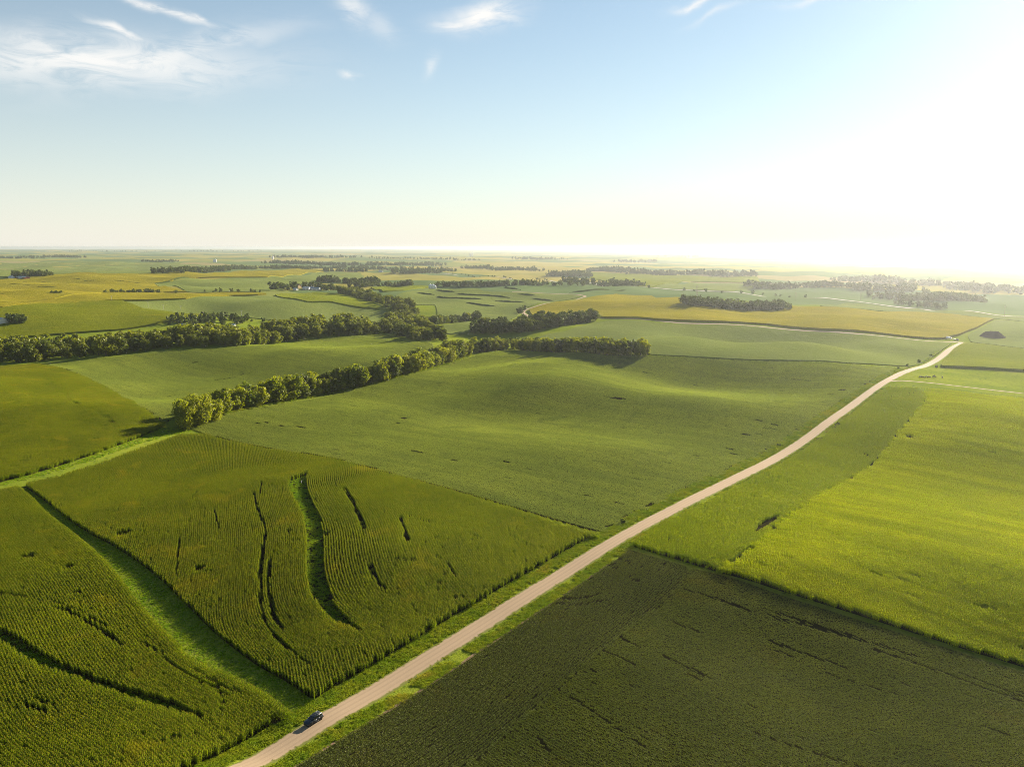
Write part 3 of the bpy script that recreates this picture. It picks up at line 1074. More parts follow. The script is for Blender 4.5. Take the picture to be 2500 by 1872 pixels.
# right of the road: strip along the road, then the bright field
e_a, e_b = road_s(G([(1529, 1330)])[0]), road_s(G([(2174, 945)])[0])
div = smooth_line(G([(2262, 968), (2221, 1017), (2181, 1064), (2134, 1122), (2080, 1158), (2007, 1196), (1953, 1229), (1905, 1262), (1845, 1320), (1755, 1382)], 2.4), 1)
f4_low = G([(1533, 1328), (1615, 1353), (1698, 1378), (1755, 1396)], .3)
f4_top = G([(2174, 947), (2245, 950)], .5)
F4a = np.vstack([offset_line(e_a - 2, e_b - 2, 7.6)[::-1], f4_low, div[::-1], f4_top[::-1]])
pond = [G([(1838, 1298), (1862, 1274), (1900, 1259), (1903, 1267), (1880, 1285), (1850, 1303)], .6)]


def thin4(x, y):
    return (vnoise(x, y, 6, 9) > .95) | ((vnoise(x, y, 40, 11) > .72) & (RNG.uniform(0, 1, len(x)) < .25))


crop_field("corn_field", "corn_plants", "darker strip of corn along the right side of the gravel road", "cornfield", F4a, L_CORN_DARK, az=AZ_ROAD, spacing=.80, seg=2.5, holes=pond, thin=thin4)
f4_low2 = G([(1757, 1397), (1897, 1438), (2146, 1516), (2300, 1565), (2500, 1626), (2760, 1710)], .3)
f4_top2 = G([(2262, 952), (2387, 966), (2500, 977), (2720, 1000)], .5)
F4b = np.vstack([div[::-1] + RN * .9, f4_top2, [f4_low2[-1] + RD * 60], f4_low2[::-1]])
crop_field("corn_field", "corn_plants", "bright yellow-green cornfield at the far side of the dark soybeans", "cornfield", F4b, L_CORN_BRIGHT, az=AZ_CROSS + R(3), spacing=1.52, seg=4.0, holes=pond,
           thin=lambda x, y: vnoise(x, y, 5, 21) > .965)

# dark soybeans in the near right corner
e_c = road_s(G([(1508, 1338)])[0])
f5_road = offset_line(20, e_c, 9.0)
f5_top = G([(1535, 1340), (1698, 1389), (1897, 1449), (2146, 1528), (2300, 1577), (2500, 1640), (2760, 1725)], .2)
head = offset_line(20, e_c - 10, 36.0)
f5_p = f5_top[0] + (f5_top[1] - f5_top[0]) / np.linalg.norm(f5_top[1] - f5_top[0]) * 26.0
F5h = np.vstack([f5_road, f5_top[:1], [f5_p], head[::-1]])
F5 = np.vstack([head, [f5_p], f5_top[1:], [(190, 80), (20, 60)]])
tr5 = [(G(l, .5), wd) for l, wd in (
    ([(1670, 1437), (1830, 1490)], .55), ([(1880, 1503), (2105, 1562)], .6), ([(1890, 1494), (2090, 1555)], .5), ([(2135, 1570), (2230, 1600)], .6), ([(2130, 1583), (2300, 1640), (2500, 1712)], .6),
    ([(2355, 1645), (2500, 1700)], .5), ([(1480, 1592), (1552, 1624)], .7), ([(1625, 1604), (1725, 1650)], .7), ([(1670, 1640), (1715, 1662)], .6), ([(1510, 1555), (1560, 1580)], .6),
    ([(1890, 1567), (2060, 1628)], .5), ([(1900, 1590), (1930, 1600)], .5), ([(1620, 1510), (1700, 1540)], .35), ([(2010, 1640), (2170, 1690)], .35), ([(1400, 1705), (1580, 1830)], .35), ([(1850, 1790), (2100, 1872)], .35),
    ([(1240, 1700), (1290, 1770), (1340, 1830)], .4), ([(2390, 1770), (2500, 1805)], .4))]


def thin5(x, y):
    return (vnoise(x, y, 2.6, 31) > .93) & (vnoise(x, y, 30, 32) > .6)


crop_field("soybean_field", "soybean_plants", "dark green soybean field in the near corner right of the road", "soybean field", F5, L_SOY, az=AZ_CROSS + R(2.5), gaps=tr5, thin=thin5, drop=.006, gapw=.9)
new_obj("bare_soil_strip", road_mesh("bare_soil_strip", resample(offset_line(24, e_c - 14, 8.7, 3.0) + RNG.normal(0, .12, (len(offset_line(24, e_c - 14, 8.7, 3.0)), 2)), 3.0), .9, .10), None, plain_mat("bare_pink_soil", (.20, .135, .095), 1.0, var=.4, scale=.4, spec=0.0), "thin line of bare soil between the verge and the dark soybeans", "soil", None, "structure")
tr5h = [(G(l, .5), wd) for l, wd in (([(1330, 1455), (1400, 1462), (1470, 1450)], .6), ([(1335, 1470), (1400, 1478), (1470, 1465)], .5), ([(1490, 1380), (1560, 1420)], .8), ([(1500, 1360), (1590, 1390)], .6))]
crop_field("soybean_field", "soybean_plants", "end rows of dark soybeans planted alongside the gravel road verge", "soybean field", F5h, L_SOY, az=AZ_ROAD, gaps=tr5h,
           thin=lambda x, y: (vnoise(x, y, 2.6, 33) > .9) & (vnoise(x, y, 22, 34) > .55), drop=.01)

# the big soybean field in the middle, and the one behind the hedgerow
s_e, s_f = road_s(G([(1470, 1296)])[0]), road_s(G([(2200, 893)])[0])
f6_road = offset_line(s_e, s_f, -8.6)
f6_top = G([(2215, 898), (2073, 890), (1875, 882), (1700, 874), (1590, 868), (1476, 868), (1363, 861), (1250, 853), (1170, 865), (1096, 888), (1033, 907), (938, 932), (859, 951), (700, 982), (558, 1008), (470, 1046)], .4)
f6_low = G([(490, 1056), (588, 1080), (700, 1102), (809, 1117), (990, 1166), (1171, 1216), (1352, 1268), (1462, 1300)], .1)
F6 = np.vstack([f6_road, f6_top, f6_low])
tr6 = [(smooth_line(G(l, .6), 2), wd) for l, wd in (
    ([(680, 1037), (740, 1048), (795, 1058)], .8), ([(690, 1034), (760, 1046)], .5), ([(625, 1033), (655, 1031)], .6), ([(970, 1032), (985, 1020), (995, 1018)], 1.6),
    ([(1020, 1102), (1120, 1125), (1215, 1148)], .7), ([(1000, 1098), (1090, 1118)], .5), ([(1220, 1123), (1260, 1133)], .7), ([(1370, 1192), (1430, 1207), (1480, 1225), (1510, 1228)], .7),
    ([(1360, 1228), (1400, 1240), (1440, 1248), (1470, 1243), (1480, 1232)], .7), ([(1420, 1232), (1445, 1240)], .5), ([(1480, 969), (1525, 972)], 2.2), ([(1500, 973), (1530, 974)], 1.6),
    ([(1790, 938), (1820, 939)], 1.6), ([(1940, 926), (1975, 928)], 1.8), ([(1850, 1025), (1890, 1035), (1905, 1042), (1880, 1050)], .9), ([(1820, 1060), (1870, 1060)], .9),
    ([(1700, 1112), (1750, 1120)], .7), ([(1780, 1095), (1800, 1100), (1785, 1112)], .7), ([(1100, 1215 - 60), (1140, 1170)], .4), ([(1560, 905), (1660, 930), (1720, 945)], .8),
    ([(2025, 963), (2060, 950)], .8))]
crop_field("soybean_field", "soybean_plants", "wide rolling soybean field between the diagonal hedgerow and the gravel road", "soybean field", F6, L_SOY_MID, az=AZ_CROSS + R(1), spacing=2.28, seg=5.0, gaps=tr6, gapw=.5, base=7.0,
           thin=lambda x, y: vnoise(x, y, 4, 41) > .985, drop=.004)
f7 = np.vstack([G([(87, 888), (170, 876), (268, 872), (367, 859), (480, 852), (625, 844), (738, 832), (851, 821), (950, 814), (1020, 814), (1044, 828)], .4),
                G([(1060, 852), (1040, 880), (936, 916), (851, 938), (760, 956), (680, 974), (602, 988), (536, 1000), (470, 1018), (430, 1015), (402, 1034), (372, 1012), (332, 988), (284, 958), (242, 936), (200, 916), (154, 900)], .4)])
tr7 = [(G(l, .6), wd) for l, wd in (([(290, 935), (330, 945), (350, 955)], .8), ([(450, 935), (600, 915)], .9), ([(540, 922), (620, 908)], .7), ([(760, 880), (840, 868)], .8), ([(470, 885), (480, 885)], 1.6), ([(410, 967), (420, 968)], 1.5))]
crop_field("soybean_field", "soybean_plants", "soybean field in the dip between the hedgerow and the creek wood", "soybean field", f7, L_SOY_MID, az=R(20), spacing=2.28, seg=5.0, gaps=tr7, base=7.0, drop=.004)

# ------------------------------------------------------------------ crops farther off: closed canopies with real edges
SOY_A, SOY_B, SOY_C = (.135, .17, .045), (.185, .215, .054), (.22, .24, .058)
CORN_A, CORN_B, CORN_C = (.19, .175, .013), (.28, .235, .018), (.33, .26, .028)
OLV_A, OLV_B, OLV_C = (.105, .125, .006), (.16, .17, .008), (.21, .20, .012)
M_FS = canopy_mat("soybean_canopy", SOY_A, SOY_B, SOY_C, AZ_CROSS)
M_FC = canopy_mat("corn_canopy", CORN_A, CORN_B, CORN_C, AZ_CROSS, bump=.9)
M_FO = canopy_mat("olive_corn_canopy", OLV_A, OLV_B, OLV_C, R(60), bump=.9, big=60)
M_FG = canopy_mat("green_corn_canopy", (.14, .175, .014), (.20, .215, .018), (.24, .235, .022), AZ_CROSS, bump=.9)


def far_field(kind, label, px, mat, step=12.0, hgt=None, off=0.0):
    corn = kind == "corn"
    hgt = hgt or (2.5 if corn else .8)
    poly = smooth_line(G(px, off), 1, True) if len(px) > 4 else G(px, off)
    me = field_sheet("f", poly, step, hgt, hgt + .6, .12 if corn else .04)
    new_obj("corn_field" if corn else "soybean_field", me, None, mat, label, "cornfield" if corn else "soybean field", None, "stuff")


def far_raw(kind, label, px, mat, step=12.0):
    corn = kind == "corn"
    hgt = 2.5 if corn else .8
    me = field_sheet("f", G(px), step, hgt, hgt + .6, .12 if corn else .04)
    new_obj("corn_field" if corn else "soybean_field", me, None, mat, label, "cornfield" if corn else "soybean field", None, "stuff")


far_raw("soy", "rolling soybean field below the gravel cross road", [(1592, 867), (1700, 872), (1875, 880), (2073, 888), (2222, 896), (2262, 880), (2292, 862), (2312, 848), (2324, 839), (2200, 828), (2020, 815), (1875, 802), (1750, 795), (1603, 790), (1480, 784), (1450, 790), (1380, 810), (1330, 818), (1300, 830), (1400, 845), (1500, 853), (1575, 862)], M_FS, 8)
far_raw("corn", "golden cornfield on the hill above the cross road", [(1474, 777), (1603, 782), (1750, 787), (1875, 794), (2020, 807), (2160, 818), (2300, 829), (2340, 820), (2384, 803), (2426, 781), (2330, 770), (2200, 763), (2090, 757), (2000, 752), (1930, 750), (1929, 757), (1875, 760), (1759, 755), (1685, 750), (1700, 740), (1674, 732), (1590, 724), (1504, 720), (1445, 727), (1380, 738), (1315, 750), (1292, 758), (1300, 772), (1350, 770), (1400, 772), (1450, 772)], M_FC, 10)
far_raw("corn", "small green cornfield right of the road below the crossroads", [(2355, 840), (2420, 846), (2500, 856), (2640, 872), (2640, 922), (2500, 908), (2400, 902), (2296, 898), (2300, 886), (2326, 858)], M_FG, 8)
far_raw("soy", "soybean field around the dirt mound beyond the crossroads", [(2370, 836), (2430, 843), (2500, 851), (2640, 864), (2640, 800), (2500, 788), (2432, 782), (2400, 800), (2362, 820)], M_FS, 10)
far_raw("soy", "pale soybean slope between the golden corn and the highway", [(2432, 779), (2500, 786), (2640, 797), (2640, 786), (2500, 775), (2380, 765), (2242, 754), (2130, 745), (2060, 740), (2000, 748), (2100, 755), (2250, 764), (2350, 770)], M_FS, 14)
far_raw("corn", "olive cornfield on the slope above the creek wood at the picture edge", [(-120, 762), (0, 755), (76, 746), (160, 740), (254, 737), (297, 736), (348, 756), (407, 763), (509, 768), (470, 776), (424, 784), (381, 793), (283, 808), (180, 815), (100, 822), (0, 828), (-120, 834)], M_FO, 9)
far_raw("corn", "narrow golden cornfield between two soybean slopes", [(-120, 750), (0, 742), (141, 732), (254, 718.5), (400, 717), (520, 717), (625, 716.5), (655, 719), (625, 722), (565, 723), (452, 731), (297, 735), (254, 736), (76, 745), (0, 754), (-120, 760)], M_FC, 12)
far_raw("soy", "soybean slope above the creek wood below the golden strip", [(300, 737), (452, 733), (565, 725), (625, 724), (668, 724), (752, 741), (806, 740), (879, 754), (945, 760), (930, 772), (925, 788), (738, 790), (625, 778), (560, 772), (512, 767), (407, 761.5), (350, 754)], M_FS, 10)
far_raw("corn", "yellow-green cornfield beside the winding creek trees", [(672, 722), (690, 719), (772, 715), (834, 720), (865, 726), (905, 738), (950, 752), (955, 757), (879, 752), (806, 738), (752, 739), (710, 731)], M_FG, 10)
far_raw("soy", "terraced soybean field with dark contour strips", [(1062, 788), (1119, 783), (1175, 776), (1250, 780), (1270, 768), (1268, 756), (1300, 747), (1363, 736), (1415, 727), (1420, 723), (1363, 719), (1300, 716), (1250, 714), (1180, 712), (1110, 706), (1065, 706), (1000, 712), (965, 722), (985, 738), (1020, 745), (1062, 745), (1068, 765)], M_FS, 12)
far_raw("soy", "soybean field between the grove and the terraced slope", [(1065, 797), (1120, 790), (1180, 781), (1255, 786), (1230, 795), (1160, 808), (1120, 818), (1075, 815)], M_FS, 10)
far_raw("corn", "golden ridge of corn below the long white shed", [(-120, 692), (0, 684), (60, 680), (119, 671), (254, 670), (400, 670.5), (509, 669.5), (570, 664), (625, 661), (700, 659), (792, 657.5), (790, 664), (700, 673), (653, 678), (560, 678), (480, 680), (420, 687), (376, 693), (410, 704), (455, 713.5), (400, 715), (250, 717), (141, 730), (0, 740), (-120, 748)], M_FC, 16)
far_raw("soy", "blue-green soybean slope behind the small hedge row", [(378, 694), (420, 688), (480, 681), (560, 679), (653, 679), (700, 674), (790, 667), (880, 666), (890, 676), (780, 684), (772, 694), (700, 700), (690, 708), (625, 713), (540, 713.5), (456, 713)], M_FS, 16)
far_raw("soy", "distant blue-green soybean band along the skyline slope", [(-120, 645), (0, 641), (200, 637), (450, 643), (520, 652), (445, 660), (450, 668), (254, 669), (119, 670), (60, 674), (0, 676), (-120, 682)], M_FS, 30)
far_raw("corn", "yellow field before the long far tree line", [(1425, 667), (1527, 669), (1674, 674), (1850, 677), (1855, 692), (1760, 690), (1688, 688), (1620, 694), (1560, 700), (1530, 694), (1470, 686), (1440, 678)], M_FG, 24)
far_raw("soy", "pale square soybean field beside the highway", [(1583, 701), (1691, 690.5), (1855, 695), (1840, 702), (1790, 712), (1700, 707.5)], M_FS, 20)
far_raw("corn", "yellow wedge of corn beyond the farmstead", [(905, 703), (960, 700), (1010, 699), (1048, 701), (1020, 705), (985, 710), (935, 714), (915, 708)], M_FG, 14)

# dark grass strips left standing along the terraces
M_BANK = leaf_mat("terrace_grass", (.035, .055, .014), (.06, .08, .02), (1.3, 1.4, .8), .2, 0, patch=20)


def bank(px, wd=6.0, ht=3.0, label=None):
    line = resample(smooth_line(G(px), 2), 4.0)
    t = np.gradient(line, axis=0)
    t /= np.linalg.norm(t, axis=1)[:, None]
    nr = np.stack([t[:, 1], -t[:, 0]], 1)
    n = len(line)
    taper = np.clip(np.minimum(np.arange(n), np.arange(n)[::-1]) / 5.0, .15, 1)
    V = []
    prof = [(-.5, -.3), (-.42, .55), (-.2, .9), (.1, 1.0), (.35, .7), (.5, -.3)]
    for o, z in prof:
        p = line + nr * (o * wd * taper)[:, None] + RNG.uniform(-.35, .35, (n, 2))
        V.append(np.column_stack([p, height(p[:, 0], p[:, 1]) + (z * ht * taper if z > 0 else z) + (RNG.uniform(-.5, .6, n) if z > 0 else 0)]))
    V = np.stack(V, 1).reshape(-1, 3)
    k = len(prof)
    i, j = np.meshgrid(np.arange(n - 1), np.arange(k - 1), indexing='ij')
    F = np.stack([i * k + j, i * k + j + 1, (i + 1) * k + j + 1, (i + 1) * k + j], -1).reshape(-1, 4)
    new_obj("terrace_strip", mesh_np("terrace_strip", V, F), None, M_BANK, label, "grass strip", None, "stuff")


BANKS = [([(1015, 715), (1040, 719), (1066, 721)], "dark grass strip on the terraces nearest the creek trees"), ([(1060, 709.5), (1085, 712), (1113, 714)], "short dark strip at the top of the terraces below the grain bins"),
         ([(1064, 724), (1085, 729), (1130, 731), (1190, 732.5)], "long dark terrace strip second from the bottom"), ([(1110, 718), (1150, 722), (1205, 723), (1250, 729)], "longest dark terrace strip across the middle"),
         ([(1132, 739), (1160, 744), (1190, 748), (1218, 749)], "lowest dark terrace strip"), ([(1202, 735), (1240, 738), (1288, 740)], "dark terrace strip beside the lowest one"),
         ([(1232, 702), (1255, 706), (1272, 708)], "small dark strip at the head of the terraced field"), ([(1262, 718), (1290, 721), (1316, 723)], "dark terrace strip close to the winding track, upper"),
         ([(1296, 729), (1320, 733), (1356, 736)], "dark terrace strip close to the winding track, lower"), ([(1390, 715), (1440, 711), (1528, 708)], "dark strip beyond the bend of the winding track"),
         ([(8, 695), (60, 697), (110, 698), (160, 693)], "middle dark strip on the golden ridge by the shed"), ([(50, 689), (90, 690.5), (145, 690)], "upper dark strip on the golden ridge by the shed"), ([(80, 703.5), (115, 705), (155, 702)], "lower dark strip on the golden ridge by the shed"),
         ([(150, 685), (180, 684.5), (215, 682)], "short dark strip right of the golden ridge top"), ([(185, 690), (215, 688), (250, 686)], "second short dark strip right of the golden ridge top"), ([(-40, 721), (0, 720.5), (30, 720.5)], "dark strip at the picture edge on the golden slope"),
         ([(270, 685), (310, 690), (350, 695), (376, 694), (430, 684), (478, 680)], "curving dark strip between golden corn and blue-green beans"),
         ([(830, 715), (850, 720), (880, 721)], "dark strip beside the far end of the creek trees")]
for pts, lb in BANKS:
    bank(pts, label=lb)


# ------------------------------------------------------------------ trees
M_LEAF_SUN = leaf_mat("hedgerow_leaf", (.065, .095, .005), (.25, .255, .010), (1.9, 1.9, .6), .44, .02, .5, 14.0, rand=.5)
M_LEAF = leaf_mat("creek_leaf", (.055, .076, .006), (.165, .175, .011), (1.7, 1.7, .7), .38, .02, .5, 25.0, rand=.5)
M_LEAF_DARK = leaf_mat("grove_leaf", (.040, .058, .010), (.085, .100, .015), (1.5, 1.6, .8), .32, .02, .5, 30.0, rand=.5)


def crown_geo(seed, H, Rr, lobes, leaves, size, base=.16, columnar=False):
    g = np.random.default_rng(seed)
    C, RR = [], []
    for k in range(lobes):
        f = (k + .5) / lobes
        z = H * (base + .10 + (.80 - base) * f) * g.uniform(.95, 1.03)
        e = math.sin(math.pi * min(1, max(0, (z / H - base * .6) / (1.12 - base * .6)))) ** .7
        a = k * 2.4 + g.uniform(-.6, .6)
        q = Rr * e * g.uniform(.30, .78) * (.7 if columnar else 1)
        C.append((q * math.cos(a), q * math.sin(a), z))
        RR.append(Rr * g.uniform(.22, .50) * (1.15 - .35 * f))
    C, RR = np.array(C), np.array(RR)
    wgt = RR ** 2 / (RR ** 2).sum()
    li = g.choice(lobes, leaves, p=wgt)
    D = g.normal(0, 1, (leaves, 3))
    D[:, 2] += .25
    D /= np.linalg.norm(D, axis=1)[:, None]
    rad = RR[li] * (g.uniform(.72, 1.12, leaves) + .25 * (g.uniform(0, 1, leaves) > .93))
    P = C[li] + D * rad[:, None] * np.array([1, 1, .85])
    N = D * .9 + g.normal(0, .55, (leaves, 3))
    N /= np.linalg.norm(N, axis=1)[:, None]
    T = np.cross(N, g.normal(0, 1, (leaves, 3)))
    T /= np.linalg.norm(T, axis=1)[:, None] + 1e-9
    B = np.cross(N, T)
    s = (size * g.uniform(.6, 1.3, leaves))[:, None]
    V = np.stack([P - T * s * .6, P + B * s * .42, P + T * s * .6, P - B * s * .42], 1).reshape(-1, 3)
    F = np.arange(leaves)[:, None] * 4 + np.arange(4)
    # dense inner foliage of each bough, as ragged closed clumps
    ico = np.array([(0, 0, 1)] + [(.894 * math.cos(a), .894 * math.sin(a), .447) for a in np.arange(5) * 1.2566] + [(.894 * math.cos(a), .894 * math.sin(a), -.447) for a in np.arange(5) * 1.2566 + .628] + [(0, 0, -1)])
    itri = [(0, 1 + i, 1 + (i + 1) % 5) for i in range(5)] + [(1 + i, 6 + i, 1 + (i + 1) % 5) for i in range(5)] + [(1 + (i + 1) % 5, 6 + i, 6 + (i + 1) % 5) for i in range(5)] + [(11, 6 + (i + 1) % 5, 6 + i) for i in range(5)]
    VV, FF = [V], [F.tolist()]
    off = len(V)
    tri = []
    for c, r in zip(C, RR):
        VV.append(c + ico * r * g.uniform(.42, .66, (12, 1)))
        tri += [[a + off, b + off, d + off] for a, b, d in itri]
        off += 12
    return np.vstack(VV), F.tolist() + tri


def tube(P, rad, sides=6):
    P = np.asarray(P, float)
    V, F = [], []
    for i, p in enumerate(P):
        for k in range(sides):
            a = k * 2 * math.pi / sides
            V.append((p[0] + rad[i] * math.cos(a), p[1] + rad[i] * math.sin(a), p[2]))
    for i in range(len(P) - 1):
        for k in range(sides):
            k2 = (k + 1) % sides
            F.append([i * sides + k, i * sides + k2, (i + 1) * sides + k2, (i + 1) * sides + k])
    return V, F


def trunk_mesh(seed, H, Rr):
    g = np.random.default_rng(seed + 500)
    V, F = tube([(0, 0, -.6), (.05, 0, H * .12), (g.normal(0, .15), g.normal(0, .15), H * .35), (g.normal(0, .3), g.normal(0, .3), H * .75)], [.036 * H, .028 * H, .02 * H, .006 * H])
    for k in range(4):
        a = k * 1.57 + g.uniform(-.4, .4)
        z0 = H * g.uniform(.2, .4)
        r = Rr * .65
        v, f = tube([(0, 0, z0), (math.cos(a) * r * .5, math.sin(a) * r * .5, z0 + H * .13), (math.cos(a) * r, math.sin(a) * r, z0 + H * .3)], [.013 * H, .009 * H, .003 * H], 5)
        o = len(V)
        V += v
        F += [[q + o for q in ff] for ff in f]
    return mesh_np("trunk", np.array(V), F, smooth=True)


class TreeKind:
    def __init__(self, mat, n, H, Rr, lobes, leaves, size, base=.16, seed=0, columnar=False):
        self.cr, self.tr = [], []
        for k in range(n):
            V, F = crown_geo(seed + k, H, Rr * (1 + .12 * math.sin(k * 2.1)), lobes, leaves, size, base, columnar)
            me = mesh_np("crown", V, F)
            me.materials.append(mat)
            tm = trunk_mesh(seed + k, H, Rr)
            tm.materials.append(M_BARK)
            self.cr.append(me)
            self.tr.append(tm)
        self.H = H

    def plant(self, x, y, hgt, name, label, group, sink=.2):
        k = random.randrange(len(self.cr))
        e = bpy.data.objects.new(name, None)
        e.empty_display_size = .5
        COL.objects.link(e)
        e.location = (x, y, h1(x, y) - sink)
        s = hgt / self.H
        e.scale = (s * random.uniform(.85, 1.3), s * random.uniform(.85, 1.3), s)
        e.rotation_euler = (0, 0, random.uniform(0, 6.28))
        tag(e, label, "tree", group)
        new_obj("crown", self.cr[k], e)
        new_obj("trunk", self.tr[k], e)
        return e


K_HEDGE = TreeKind(M_LEAF_SUN, 8, 14, 5.6, 18, 2100, .80, .05, 100)
K_POPLAR = TreeKind(M_LEAF_SUN, 6, 15, 4.8, 13, 1400, .75, .05, 200, True)
K_CREEK = TreeKind(M_LEAF, 8, 13, 5.8, 17, 1800, .88, .08, 300)
K_GROVE = TreeKind(M_LEAF_DARK, 6, 13, 5.6, 15, 1400, .95, .06, 400)
K_WILLOW = TreeKind(M_LEAF_SUN, 3, 18, 8.0, 30, 4200, .75, .03, 500)

ORD1 = "zeroth first second third fourth fifth sixth seventh eighth ninth tenth eleventh twelfth thirteenth fourteenth fifteenth sixteenth seventeenth eighteenth nineteenth".split()
TENS = {2: ("twentieth", "twenty"), 3: ("thirtieth", "thirty"), 4: ("fortieth", "forty"), 5: ("fiftieth", "fifty"), 6: ("sixtieth", "sixty"), 7: ("seventieth", "seventy"), 8: ("eightieth", "eighty"), 9: ("ninetieth", "ninety")}


def ordinal(n):
    if n < 20:
        return ORD1[n]
    if n >= 100:
        return "hundredth" if n == 100 else "hundred-and-" + ordinal(n - 100)
    a, b = divmod(n, 10)
    return TENS[a][0] if b == 0 else TENS[a][1] + "-" + ORD1[b]


def band(px, lo, hi, gap, off=0.0, jitter=.3, world=None):
    """spots for trees in a belt that starts lo..hi metres behind a base line drawn in the photograph"""
    line = resample(G(px, off) if world is None else world, gap)
    t = np.gradient(line, axis=0)
    t /= np.linalg.norm(t, axis=1)[:, None]
    nr = np.stack([-t[:, 1], t[:, 0]], 1)
    away = line / np.linalg.norm(line, axis=1)[:, None]
    nr *= np.sign((nr * away).sum(1))[:, None]
    out = []
    rows = max(1, int(round((hi - lo) / gap)) + 1)
    for k in range(rows):
        d = lo + (hi - lo) * (k / max(rows - 1, 1))
        for p, n_, tt in zip(line, nr, t):
            q = p + n_ * (d + RNG.uniform(-1, 1) * gap * jitter) + tt * (RNG.uniform(-1, 1) * gap * jitter + (k % 2) * gap / 2)
            out.append(q)
    return np.array(out)


def plant_row(spots, kind, h0, h1_, name, phrase, group, key):
    spots = sorted(spots, key=key)
    for i, p in enumerate(spots):
        q = random.random()
        kd = kind if q < .72 else (K_CREEK if q < .84 else (K_POPLAR if q < .93 else K_GROVE))
        kd.plant(p[0], p[1], random.uniform(h0, h1_) * (.72 if random.random() < .12 else 1.0), name, phrase % ordinal(i + 1), group)
    print(name, len(spots))


by_az = lambda p: math.atan2(p[0], p[1])
hedge_px = [(545, 1014), (600, 1000), (700, 982), (780, 966), (859, 951), (938, 932), (1033, 907), (1096, 888), (1150, 868)]
plant_row(band(hedge_px, 4.5, 13, 7.0), K_HEDGE, 12, 19, "hedgerow_tree", "sunlit leafy tree, %s from the lone end of the diagonal hedgerow", "trees of the diagonal hedgerow", by_az)
wl = G([(452, 1046), (490, 1037), (470, 1022), (523, 1026)], 0)
for p, hh, lb in zip(wl, (18, 19.5, 16, 14), ("tall shaggy tree at the open end of the hedgerow, casting a long shadow", "broad shaggy yellow-green tree second at the open end of the hedgerow", "shaggy tree hidden behind the pair at the hedgerow's open end", "lower bushy tree joining the end clump to the hedgerow")):
    K_WILLOW.plant(p[0], p[1], hh, "hedgerow_tree", lb, "trees of the diagonal hedgerow")
arm_px = [(1170, 862), (1250, 854), (1363, 862), (1476, 869), (1568, 873)]
plant_row(band(arm_px, 3, 16, 5.6, jitter=.22), K_POPLAR, 12.5, 16, "windbreak_tree", "bright leafy tree, %s from the hedgerow in the dense windbreak", "trees of the windbreak row", by_az)
creek_px = [(-90, 892), (0, 887), (71, 886), (113, 880), (254, 870), (396, 855), (510, 850), (625, 844), (710, 834), (823, 823), (950, 814)]
plant_row(band(creek_px, 9, 42, 14.5), K_CREEK, 12, 21, "creek_tree", "dark-green tree, %s from the picture edge in the creek wood", "trees of the creek wood", by_az)
bend_px = [(1046, 832), (1010, 816), (985, 800), (975, 785), (990, 772), (985, 758), (955, 748), (920, 738), (890, 728), (862, 719), (842, 713)]
plant_row([q for q in band(bend_px, -14, 16, 14.0)], K_CREEK, 10, 19, "creek_tree", "tree in the winding belt along the creek bend, %s from its far end", "trees of the winding creek belt", lambda p: -math.hypot(p[0], p[1]))
grove_px = [(1160, 815), (1250, 816), (1306, 812), (1377, 796), (1462, 782)]
plant_row(band(grove_px, 6, 28, 10.5), K_GROVE, 12, 19, "grove_tree", "dark tree, %s from the hedgerow in the long shaded grove", "trees of the shaded grove", by_az)
plant_row(band([(1064, 794), (1119, 787), (1170, 779)], 2, 9, 11), K_GROVE, 11, 15, "field_tree", "dark tree, %s along the short row behind the creek belt", "trees of the short row", by_az)

# lone trees and bushes
K_BUSH = TreeKind(M_LEAF_DARK, 4, 5, 3.0, 8, 320, .75, 0.0, 700)
for px, py, hh, lb in (
        (45, 885, 6, "small dark tree standing alone before the creek wood"), (498, 783, 7, "dark bush on the grass clearing edge, nearest the olive corn"), (522, 772, 7, "dark bush at the tip of the olive cornfield"),
        (450, 785, 6, "low bush on the clearing above the creek wood"), (471, 778, 6, "dark bush along the olive corn edge, second from its tip"), (487, 778, 6, "dark bush along the olive corn edge, next to the tip"),
        (570, 776, 6, "bush beside the soybean slope above the clearing"),
        (2286, 897, 2.8, "pale bush at the corner of the small green cornfield"), (1268, 765, 11, "dark round tree at the bend of the winding track"), (1280, 757, 9, "dark tree behind the track bend")):
    p = G([(px, py)])[0]
    K_BUSH.plant(p[0], p[1], hh, "bush" if hh < 8 else "field_tree", lb, None, .3)

for px, py, side, hh, lb in (
        (2040, 1040, 7.6, 3.0, "dark bush on the right verge halfway up the gravel road"), (2022, 1050, 8.2, 2.4, "low weedy bush right of the gravel road, below the dark verge bush"), (1985, 1075, 7.8, 2.6, "lowest dark bush on the right verge of the gravel road"),
        (2064, 1015, 7.4, 2.2, "small bush right of the road, above the dark verge bush"), (1940, 1095, -7.6, 1.8, "small round bush on the left verge halfway up the gravel road"), (1562, 1285, -7.6, 2.2, "round bush on the left verge just past the contour corn"),
        (2262, 889, -8.6, 4.2, "dark roadside bush below the crossroads"), (2244, 899, -8.2, 3.0, "small roadside bush left of the bend near the pasture"), (2222, 905, -8.4, 2.6, "low roadside bush at the pasture junction"), (2290, 872, -8.6, 2.6, "small weedy bush on the verge near the crossroads")):
    s_ = road_s(G([(px, py)])[0])
    p = offset_line(s_, s_ + 5, side)[0]
    K_BUSH.plant(p[0], p[1], hh, "bush", lb, None, .3)


